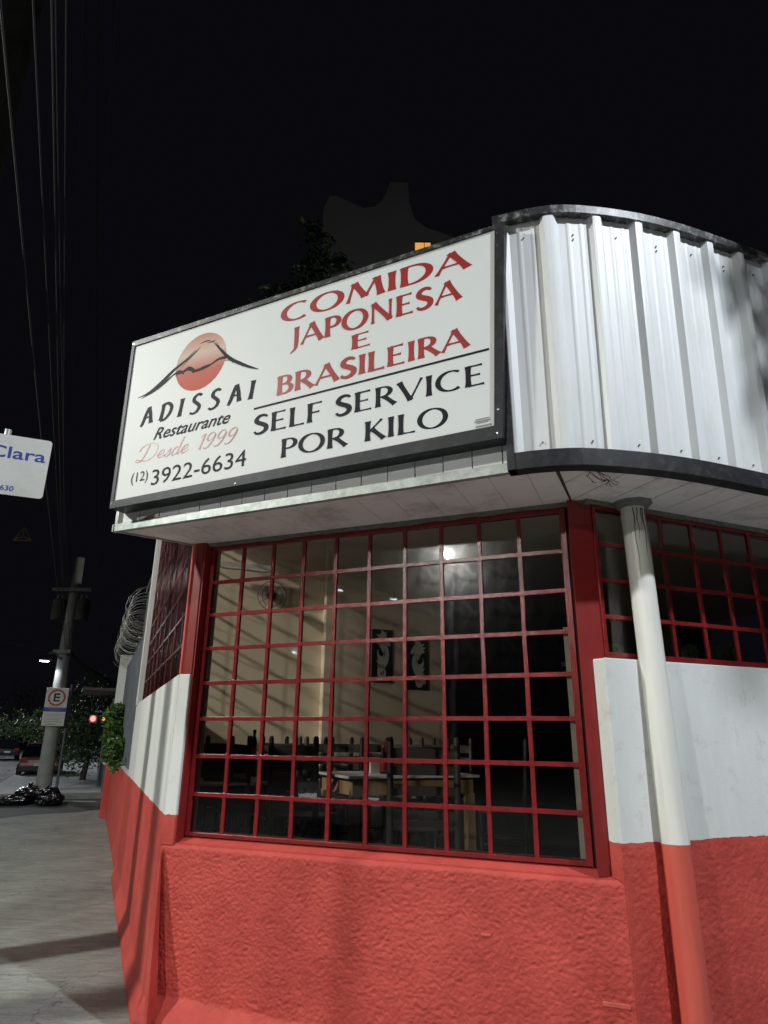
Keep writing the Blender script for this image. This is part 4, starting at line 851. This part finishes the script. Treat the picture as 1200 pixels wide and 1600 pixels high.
def lamp_head(parent, p, d, w=.11, l=.36):
    p = V(p); d = V(d).normalized(); s = V((-d.y, d.x, 0)); F = lambda a, b, z: p + d * a + s * b + Z * z
    m = MB(); m.hexa([F(0, -w * .6, 0), F(l, -w, 0), F(l, w, 0), F(0, w * .6, 0), F(0, -w * .5, .06), F(l, -w * .7, .05), F(l, w * .7, .05), F(0, w * .5, .06)]); h = obj('lamp_head', m, M['steel'], parent, bevel=.01)
    m = MB(); m.hexa([F(l * .25, -w * .7, -.02), F(l * .95, -w * .85, -.02), F(l * .95, w * .85, -.02), F(l * .25, w * .7, -.02), F(l * .25, -w * .7, -.002), F(l * .95, -w * .85, -.002), F(l * .95, w * .85, -.002), F(l * .25, w * .7, -.002)]); obj('lens', m, M['lampglow'], h)
lamp_head(up_, UP + V((-.20, -.42, 3.88)), (-1, -.25, 0), .10, .34)
def lightobj(name, p, power, col, r, parent=None, rot=None):
    ld = bpy.data.lights.new(name, 'SPOT'); ld.spot_size = math.radians(168); ld.spot_blend = .25; ld.energy = power; ld.color = col; ld.shadow_soft_size = r; o = bpy.data.objects.new(name, ld); SC.collection.objects.link(o); o.location = p; o.rotation_euler = rot or (0, 0, 0); return o
lightobj('street_light', UP + V((-.45, -.50, 3.72)), 70, (.85, .92, 1), .06)
# parking sign on the pole
ps = thing('parking_sign', tuple(UP + V((-.02, -.27, 1.9))), 'white parking sign with a black E in a red ring, fixed to the utility pole', 'sign')
ud = V((.905, .425, 0)); FPS = lambda s, d, z: UP + V((.10, -.27, 0)) + ud * s + V((.425, -.905, 0)) * d + Z * z
m = MB(); m.box(FPS, -.32, .32, -.01, .0, 1.90, 3.06); obj('sign_board', m, M['plate'], ps, bevel=.004)
mb = MB(); n_ = 36
ring = [[FPS(r * math.cos(2 * math.pi * i / n_), .004, 2.76 + r * math.sin(2 * math.pi * i / n_)) for i in range(n_)] for r in (.20, .255)]
mb.add(ring[0] + ring[1], [(i, (i + 1) % n_, n_ + (i + 1) % n_, n_ + i) for i in range(n_)]); mb.open = True; obj('red_ring', mb, plain('sign_ring_red', (.42, .06, .06), .5), ps)
mb = MB(); mb.box(FPS, -.085, -.04, .002, .005, 2.64, 2.89)
for z in (2.64, 2.745, 2.845): mb.box(FPS, -.04, .09, .002, .005, z, z + .045)
obj('letter_e', mb, M['txtblk'], ps)
mb = MB(); mb.box(FPS, -.32, .32, .002, .004, 2.33, 2.46); obj('blue_band', mb, M['txtblu'], ps)
mb = MB()
for z, a, b in ((2.50, -.22, .22), (2.415, -.2, .2), (2.37, -.14, .14), (2.25, -.28, .26), (2.20, -.26, .28), (2.13, -.28, .28), (2.08, -.28, .2), (2.02, -.26, .24), (1.945, -.22, .1)):
    x = a
    rnd = random.Random(int(z * 1000))
    while x < b: w = rnd.uniform(.02, .07); mb.box(FPS, x, x + w, .0045, .0055, z, z + .018); x += w + .014
obj('small_print', mb, M['txtgry'], ps)
# rubbish bags
def bag(x, y, r, h, seed, lab, sx=1.0):
    rnd = random.Random(seed); nu, nv = 36, 20; mb = MB(); vs_ = []
    for j in range(nv + 1):
        t = j / nv
        for i in range(nu):
            a = 2 * math.pi * i / nu; rr = r * (math.sin(math.pi * min(1, t * .9 + .08)) ** .55) * (1 - .35 * t * t) if t < .88 else r * (.10 + .5 * (t - .88))
            p = V((math.cos(a) * rr * sx, math.sin(a) * rr, h * t)); k = noise.noise(V((p.x * 4 + seed, p.y * 4, p.z * 5))) * .34 - abs(noise.noise(V((p.x * 11, p.y * 11 + seed, p.z * 7)))) * .30 + .08
            vs_.append((x + p.x * (1 + k), y + p.y * (1 + k), max(0.004, p.z * (1 + k * .4)) - .13))
    mb.add(vs_, [(j * nu + i, j * nu + (i + 1) % nu, (j + 1) * nu + (i + 1) % nu, (j + 1) * nu + i) for j in range(nv) for i in range(nu)] + [tuple(range(nu)), tuple(nv * nu + i for i in range(nu))], False)
    return obj('rubbish_bag', mb, M['bag'], None, lab, 'rubbish bag', 'black rubbish bags by the pole', loc=(x, y, -.13))
bag(-9.05, 19.6, .40, .44, 1, 'largest black rubbish bag, on the right of the pile', 1.1); bag(-9.6, 19.7, .36, .48, 2, 'upright black rubbish bag in the middle of the pile'); bag(-9.75, 19.1, .34, .26, 3, 'flattened black rubbish bag lying in front of the pole', 1.3); bag(-10.15, 18.75, .22, .30, 4, 'smallest black rubbish bag, leftmost of the pile', 1.2); bag(-8.75, 19.1, .3, .26, 6, 'low black rubbish bag in front of the largest one', 1.3)
# traffic lights
def signal(x, y, z, w, h, lens, r, lab, px):
    t = thing('traffic_light', (px, y + .1, -.13), lab, 'traffic light')
    m = MB(); bx(m, x - w, x + w, y, y + .14, z - .14, z + h); obj('signal_housing', m, M['steel'], t, bevel=.01)
    m = MB(); m.lathe((0, 0, 0), [(0, 0), (r, 0), (r, .02), (0, .03)], 16); m.v = [(x + a_, y - .01 - c_, z + b_) for a_, b_, c_ in m.v]; obj('signal_lens', m, lens, t)
    m = MB(); m.tube([V((px, y + .1, -.13)), V((px, y + .1, z + h + .1)), V((x, y + .1, z + h + .12))], .04, 8); obj('signal_post', m, M['steel'], t)
signal(-9.93, 24.0, 2.18, .13, .12, M['redglow'], .09, 'traffic light showing red in front of the dark tree', -9.52)
signal(-9.62, 24.15, 2.18, .09, .25, M['ambglow'], .055, 'smaller side signal with an amber glow, right of the red traffic light', -9.48)
# cars
def car(loc, rz, col, lab, suv=0, lights=None):
    t = thing('parked_car', loc, lab, 'car', 'cars on the road', rz); hx = .06 * suv
    pt = noisy('car_paint', col, .25, .04, 2, metal=.4, coat=.6)
    H = 1.42 + .22 * suv
    low = [(-2.05, .30), (-2.08, .55), (-2.02, .80), (-1.85, .90 + hx), (-1.2, .93 + hx), (.75, .95 + hx), (1.45, .88 + hx), (1.95, .74), (2.08, .52), (2.05, .28)]
    mb = MB(); n_ = len(low)
    for s in (-1, 1):
        mb.v += [(x, s * (.84 - .10 * max(0, abs(x) - 1.5)), z) for x, z in low]
    mb.add([], []); mb.f = [tuple(range(n_)), tuple(range(n_, 2 * n_))] + [(i, (i + 1) % n_, n_ + (i + 1) % n_, n_ + i) for i in range(n_)]; mb.sm = [False] * len(mb.f)
    obj('body', mb, pt, t, local=True, bevel=.05)
    cab = [(-1.95, .88 + hx), (-1.55, H - .10), (-1.30, H - .02), (.15, H), (.45, H - .06), (1.10, .93 + hx)]
    mb = MB(); n_ = len(cab)
    for s in (-1, 1): mb.v += [(x, s * (.76 - .17 * (z - .9) / .6), z) for x, z in cab]
    mb.f = [tuple(range(n_)), tuple(range(n_, 2 * n_))] + [(i, (i + 1) % n_, n_ + (i + 1) % n_, n_ + i) for i in range(n_)]; mb.sm = [False] * len(mb.f)
    obj('windows', mb, M['carglass'], t, local=True, bevel=.03)
    mb = MB(); bx(mb, -1.42, .35, -.60, .60, H - .035, H + .025); obj('roof', mb, pt, t, local=True, bevel=.03)
    for s in (-1, 1):
        mb = MB(); mb.tube([V((-1.75, s * .69, .95 + hx)), V((-1.38, s * .60, H - .03))], .035, 6); mb.tube([V((.3, s * .60, H - .02)), V((1.0, s * .72, .95 + hx))], .03, 6); mb.tube([V((-.4, s * .70, .95 + hx)), V((-.4, s * .60, H - .03))], .03, 6); obj('window_pillar', mb, pt, t, local=True)
        for x in (-1.28, 1.28):
            mb = MB(); prof_ = [(.20, -.09), (.30, -.10), (.325, -.06), (.325, .06), (.30, .10), (.20, .09)]
            for (r, yy) in prof_: mb.v += [(x + r * math.cos(2 * math.pi * k / 20), s * .78 + yy, .31 + r * math.sin(2 * math.pi * k / 20)) for k in range(20)]
            mb.f = [(i * 20 + k, i * 20 + (k + 1) % 20, (i + 1) * 20 + (k + 1) % 20, (i + 1) * 20 + k) for i in range(5) for k in range(20)]; mb.sm = [True] * len(mb.f); w_ = obj('wheel', mb, M['tyre'], t, local=True)
            mb = MB(); mb.v = [(x + .2 * math.cos(2 * math.pi * k / 20), s * (.78 + .085), .31 + .2 * math.sin(2 * math.pi * k / 20)) for k in range(20)] + [(x, s * .89, .31)]; mb.f = [(k, (k + 1) % 20, 20) for k in range(20)]; mb.sm = [True] * 20; mb.open = True; obj('rim', mb, M['rim'], w_, local=True)
        mb = MB(); bx(mb, -2.10, -1.98, s * .60 - .14, s * .60 + .14, .66, .84); obj('tail_light', mb, M['tail'], t, local=True)
        mb = MB(); bx(mb, 1.93, 2.05, s * .58 - .15, s * .58 + .15, .60, .72); obj('headlight', mb, M['headglow'] if lights else M['chrome'], t, local=True)
    mb = MB(); bx(mb, -2.13, -2.0, -.78, .78, .32, .50); obj('bumper', mb, M['picblack'], t, local=True, bevel=.02)
    mb = MB(); bx(mb, -2.145, -2.12, -.2, .2, .52, .63); obj('number_plate', mb, M['plate'], t, local=True)
    return t
RA = math.radians(113)
car((-15.35, 32.2, -.13), RA, (.30, .20, .17), 'dusty pink hatchback seen from behind, half hidden by the utility pole')
car((-28.6, 54.0, -.13), RA + .12, (.02, .022, .03), 'black car at the far left edge of the photo')
car((-27.6, 59.5, -.13), RA, (.30, .31, .33), 'silver hatchback in the middle of the road', lights=None)
car((-26.2, 66.0, -.13), RA - 3.14, (.5, .52, .55), 'white car with lit headlights behind the silver one', lights=1)
car((-36.0, 62.0, -.13), RA + .1, (.03, .03, .035), 'dark car furthest left, cut by the photo edge')
car((-22.3, 55.5, -.13), RA + 1.9, (.50, .55, .62), 'pale blue white off-road car at the end of the pavement', suv=1)
car((-32.5, 70.5, -.13), RA, (.12, .12, .13), 'grey car far down the road behind the black one')
# far walls along the side street
fw = thing('neighbour_wall', tuple(FS(20, 0, 0)), 'grey rendered wall with posts beyond the red boundary wall', 'wall')
m = MB(); m.box(FS, 15.6, 60, -.5, -.25, -.2, 2.3); obj('wall_face', m, M['greywall'], fw)
for k in range(7): m = MB(); m.box(FS, 15.5 + k * 3.0, 15.75 + k * 3.0, -.3, .02, -.2, 2.75); obj('wall_post', m, M['greywall'], fw, bevel=.02)
hs = thing('old_house', tuple(FS(24, -3, 0)), 'dark old brown house with a flat parapet beyond the razor wire', 'house')
m = MB(); m.box(FS, 16.2, 27, -7, -.9, -.1, 6.2); obj('house_wall', m, M['oldwall'], hs)
m = MB(); m.box(FS, 16.0, 27.2, -7.2, -.65, 6.2, 6.5); obj('parapet', m, M['greywall'], hs)
m = MB(); m.box(FS, 19.0, 22.0, -1.0, .95, 3.0, 3.08); obj('door_canopy', m, M['greywall'], hs)
for k in range(3):
    m = MB(); m.box(FS, 18.5 + k * 2.8, 19.7 + k * 2.8, -.92, -.88, 3.9, 5.2); w_ = obj('window', m, M['winframe'], hs)
    m = MB(); m.box(FS, 18.58 + k * 2.8, 19.62 + k * 2.8, -.885, -.872, 3.98, 5.12); obj('pane', m, M['carglass'], w_)
# apartment block behind the sign
def tw(px): return V(px) * (30 / 45.0)
ab = thing('apartment_tower', (-.5, 30, 0), 'tall dim apartment block with a swept gable and one lit yellow window behind the sign', 'building')
zt = lambda z: 1.62 + (z - 1.62) * 30 / 45.0
sil = [(-5.6, 25), (-5.3, 43.6), (-4.9, 44.9), (-4.2, 44.9), (-3.0, 44.2), (-2.0, 43.7), (-1.1, 43.8), (-.4, 44.5), (.1, 45.9), (.25, 46.5), (1.75, 46.4), (1.85, 44.2), (2.3, 42.6), (3.3, 41.7), (4.6, 41.2), (6.2, 40.4), (7.5, 40.0), (7.5, 25)]
mb = MB(); n_ = len(sil); mb.add([(x * 2 / 3, 29.7, zt(z)) for x, z in sil] + [(x * 2 / 3, 31.5, zt(z)) for x, z in sil], [tuple(range(n_)), tuple(range(n_, 2 * n_))] + [(i, (i + 1) % n_, n_ + (i + 1) % n_, n_ + i) for i in range(n_)]); obj('gable_wall', mb, M['tower'], ab)
mb = MB(); bx(mb, -3.8, 5.0, 29.9, 40, -.1, zt(25) + 1); obj('tower_shaft', mb, M['tower'], ab)
f_ = MB(); bx(f_, 1.50, 2.42, 29.62, 29.72, zt(37.5), zt(40.15)); wn = obj('window', f_, M['winframe'], ab)
for i, (a, b) in enumerate(((1.54, 2.02), (2.06, 2.38))): mb = MB(); bx(mb, a, b, 29.60, 29.63, zt(37.6), zt(40.06)); obj('pane', mb, M['yellowwin'], wn)
bl = [((-3.3, 24, 20.5), (.8, .8, 1.0)), ((-2.7, 24, 21.6), (.7, .7, .8)), ((-3.4, 24, 22.8), (.6, .6, .5)), ((-4.6, 24, 19.2), (1.0, .9, .6)), ((-3.2, 24, 18.3), (1.0, .9, .9)), ((-1.9, 24, 21.2), (.35, .4, .5))]
tree('tall_tree', (-3.5, 24, 0), bl, 2600, .16, M['leafd'], 'sparse tall tree standing dark in front of the dim tower', 77, th=19, trunk_r=.22)
lightobj('tower_fill_light', (1.0, 17.0, 6.5), 950, (1, .97, .93), .1, rot=(math.radians(140), 0, 0))  # added fill light, aimed up to lift the tower from black
cl_ = thing('tower_fill_lamp', (1.0, 17.35, 0), 'added lamp post hidden behind the restaurant roof, brightening the tower', 'lamp')
m = MB(); m.tube([V((1.0, 17.35, 0)), V((1.0, 17.35, 6.2)), V((1, 17.1, 6.35))], .05, 8); obj('lamp_post', m, M['steel'], cl_)
lamp_head(cl_, (1, 17.2, 6.28), (0, -1, 0))
# overhead cables
def cable(name, a, b, sag, r, lab, grp='overhead cables', k=24):
    a = V(a); b = V(b); m = MB(); m.tube([a.lerp(b, i / k) - Z * sag * 4 * (i / k) * (1 - i / k) for i in range(k + 1)], r, 4); return obj('overhead_cable', m, M['cable'], None, lab, 'cable', grp, loc=tuple(a))
PX = UP + Z * 4.2
RP = V((1.9, -6.4, 0)); rp_ = thing('utility_pole', tuple(RP), 'utility pole behind the photographer that carries the near ends of the cables', 'utility pole')
m = MB(); m.tube([RP - Z * .13, RP + Z * 8.5], [.19, .14], 14); obj('pole_shaft', m, M['concrete'], rp_)
LBS = ['thick overhead cable lowest in the bundle above the utility pole', 'second thick cable of the overhead bundle, leftmost of it', 'thin cable in the middle of the overhead bundle', 'thin cable on the right side of the overhead bundle', 'thin high cable running right of the bundle to the pole top', 'high cable left of the pole top', 'lowest slack cable under the bundle']
for i, (dx, dz, ex, ez, r) in enumerate(((0, 0, 0, 0, .008), (.05, .12, -.22, .15, .009), (-.05, .2, .1, .35, .006), (.1, .3, -.1, .5, .006), (.0, 1.9, .45, .9, .006), (-.2, 2.0, .15, 1.0, .007), (.12, -.15, -.35, -.25, .010))):
    cable('c', PX + V((dx, 0, dz)), V((1.9 + ex, -6.3, 6.9 + ez)), .25 + .04 * i, r * .7, LBS[i], k=40)
cable('c', (-17.9, 42, 7.4), (2.2, -7.5, 7.4), .04, .009, 'single thin upright looking cable between the bundle and the sign', k=40)
cable('c', PX + V((0, 0, -.05)), (-22, 18, 6.5), .1, .016, 'cable running from the pole across the street to the left edge')
m = MB(); hub = V((-7.9, 14.0, 5.75))
for k in range(3): m.tube([hub + V((math.cos(k * 2.1 + 1.57) * .0, 0, 0)), hub + V((math.cos(k * 2.094 + 1.57) * .22, 0, math.sin(k * 2.094 + 1.57) * .2))], .018, 5); m.tube([hub + V((math.cos(k * 2.094 + 1.57) * .22, 0, math.sin(k * 2.094 + 1.57) * .2)), hub + V((math.cos((k + 1) * 2.094 + 1.57) * .22, 0, math.sin((k + 1) * 2.094 + 1.57) * .2))], .016, 5)
obj('cable_spacer', m, M['oldwall'], None, 'triangular spacer holding the cable bundle apart, below the name plate', 'cable spacer', loc=tuple(hub))
m = MB()
for k in range(9):
    a = UP + V((.1 + .05 * k, .1, 4.3 - .05 * k)); b = UP + V((1.1 + .15 * k, 3 + k * .2, 2.9 + .12 * (k % 3))); m.tube([a.lerp(b, t / 10) - Z * (1.6 - .1 * k) * (t / 10) * (1 - t / 10) for t in range(11)], .014, 4)
obj('service_wires', m, M['cable'], None, 'tangle of pale service wires drooping right of the utility pole', 'wires', loc=tuple(UP + Z * 4))
# ---------------- near poles beside the camera (their shadows fall on the wall and sidewalk)
np_ = thing('near_utility_pole', (-4.05, 5.2, -.13), 'dim concrete utility pole leaving the top left corner of the photo', 'utility pole')
m = MB(); m.tube([V((-4.05, 5.2, -.13)), V((-4.05, 5.2, 10.5))], [.20, .155], 16); obj('pole_shaft', m, M['darkpole'], np_)
m = MB(); bx(m, -4.17, -3.93, 4.92, 5.02, 5.85, 6.0); obj('cable_bracket', m, M['steel'], np_)
np2 = thing('steel_post', (-4.97, 3.53, -.13), 'steel post with a meter box outside the left edge', 'post')
m = MB(); m.tube([V((-4.97, 3.53, -.13)), V((-4.97, 3.53, 7.0))], .16, 14); obj('post_tube', m, M['steel'], np2)
m = MB(); bx(m, -5.02, -4.78, 3.22, 3.40, 1.3, 1.62); obj('meter_box', m, M['steel'], np2)
# street lamps that light the corner, plus added ones brightening the side street
for k_, (p, pw, co, r) in LAMPS.items():
    p = V(p); away = V((p.x, p.y - 3.5, 0)).normalized()
    t = thing('street_lamp', (p.x + away.x * 1.6, p.y + away.y * 1.6, -.13), {'A': 'street lamp mirrored in the corner window', 'B': 'bright white street lamp on the right side of the junction', 'D': 'street lamp on the other side of the side street', 'E': 'added lamp across the side street, brightening the parking sign and rubbish bags', 'F': 'added lamp brightening the road beyond the crossing', 'G': 'added lamp brightening the far road by the parked cars'}[k_], 'street lamp')
    m = MB(); b = p + away * 1.6; m.tube([V((b.x, b.y, -.13)), V((b.x, b.y, p.z + .1)), b.lerp(p, .4) + Z * .42, p + away * .15 + Z * .30], [.09, .06, .04, .035], 10); obj('lamp_post', m, M['steel'], t)
    s = V((-away.y, away.x, 0)); m = MB(); F = lambda a, b_, z, p=p, away=away, s=s: p - away * a + s * b_ + Z * z
    m.box(F, -.3, .35, -.14, .14, .22, .30); obj('lamp_head', m, M['steel'], t, bevel=.02)
    lightobj('street_lamp_light', p, pw, co, r)
# leafy tree at the right corner, shading the right end of the fascia
bl = [((3.5, 1.9, 5.75), (.5, .5, .75)), ((3.95, 2.25, 5.5), (.65, .7, .8)), ((4.5, 2.7, 6.0), (.9, .9, .9)), ((4.2, 3.0, 5.2), (.6, .6, .6))]
tree('street_tree', (5.2, 3.9, 0), bl, 9000, .09, M['leafd'], 'street tree shading the right end of the canopy', 91, th=4.2)
# car parked behind the photographer, headlights on; it shows as glints in the lower panes
car((-8.6, -3.2, -.13), math.radians(42), (.25, .26, .28), 'grey car with lit headlights facing the corner, mirrored low in the window', lights=1)
for i, (x, y, z, lb) in enumerate(((-32.3, -19.6, 7.0, 'distant street lamp down the side road, lowest one mirrored in the window'), (-20.8, -13.8, 8.4, 'street lamp mirrored as a faint point high in the window'), (-20.4, -16.9, 8.5, 'street lamp mirrored right of the faint point high in the window'))):
    t = thing('distant_street_lamp', (x - 1, y - 1, -.13), lb, 'street lamp', 'distant street lamps'); m = MB(); m.tube([V((x - 1, y - 1, -.13)), V((x - 1, y - 1, z)), V((x - .1, y - .1, z + .25))], .07, 8); obj('lamp_post', m, M['steel'], t); lamp_head(t, (x - .2, y - .2, z), (.7, .7, 0), .14, .45)
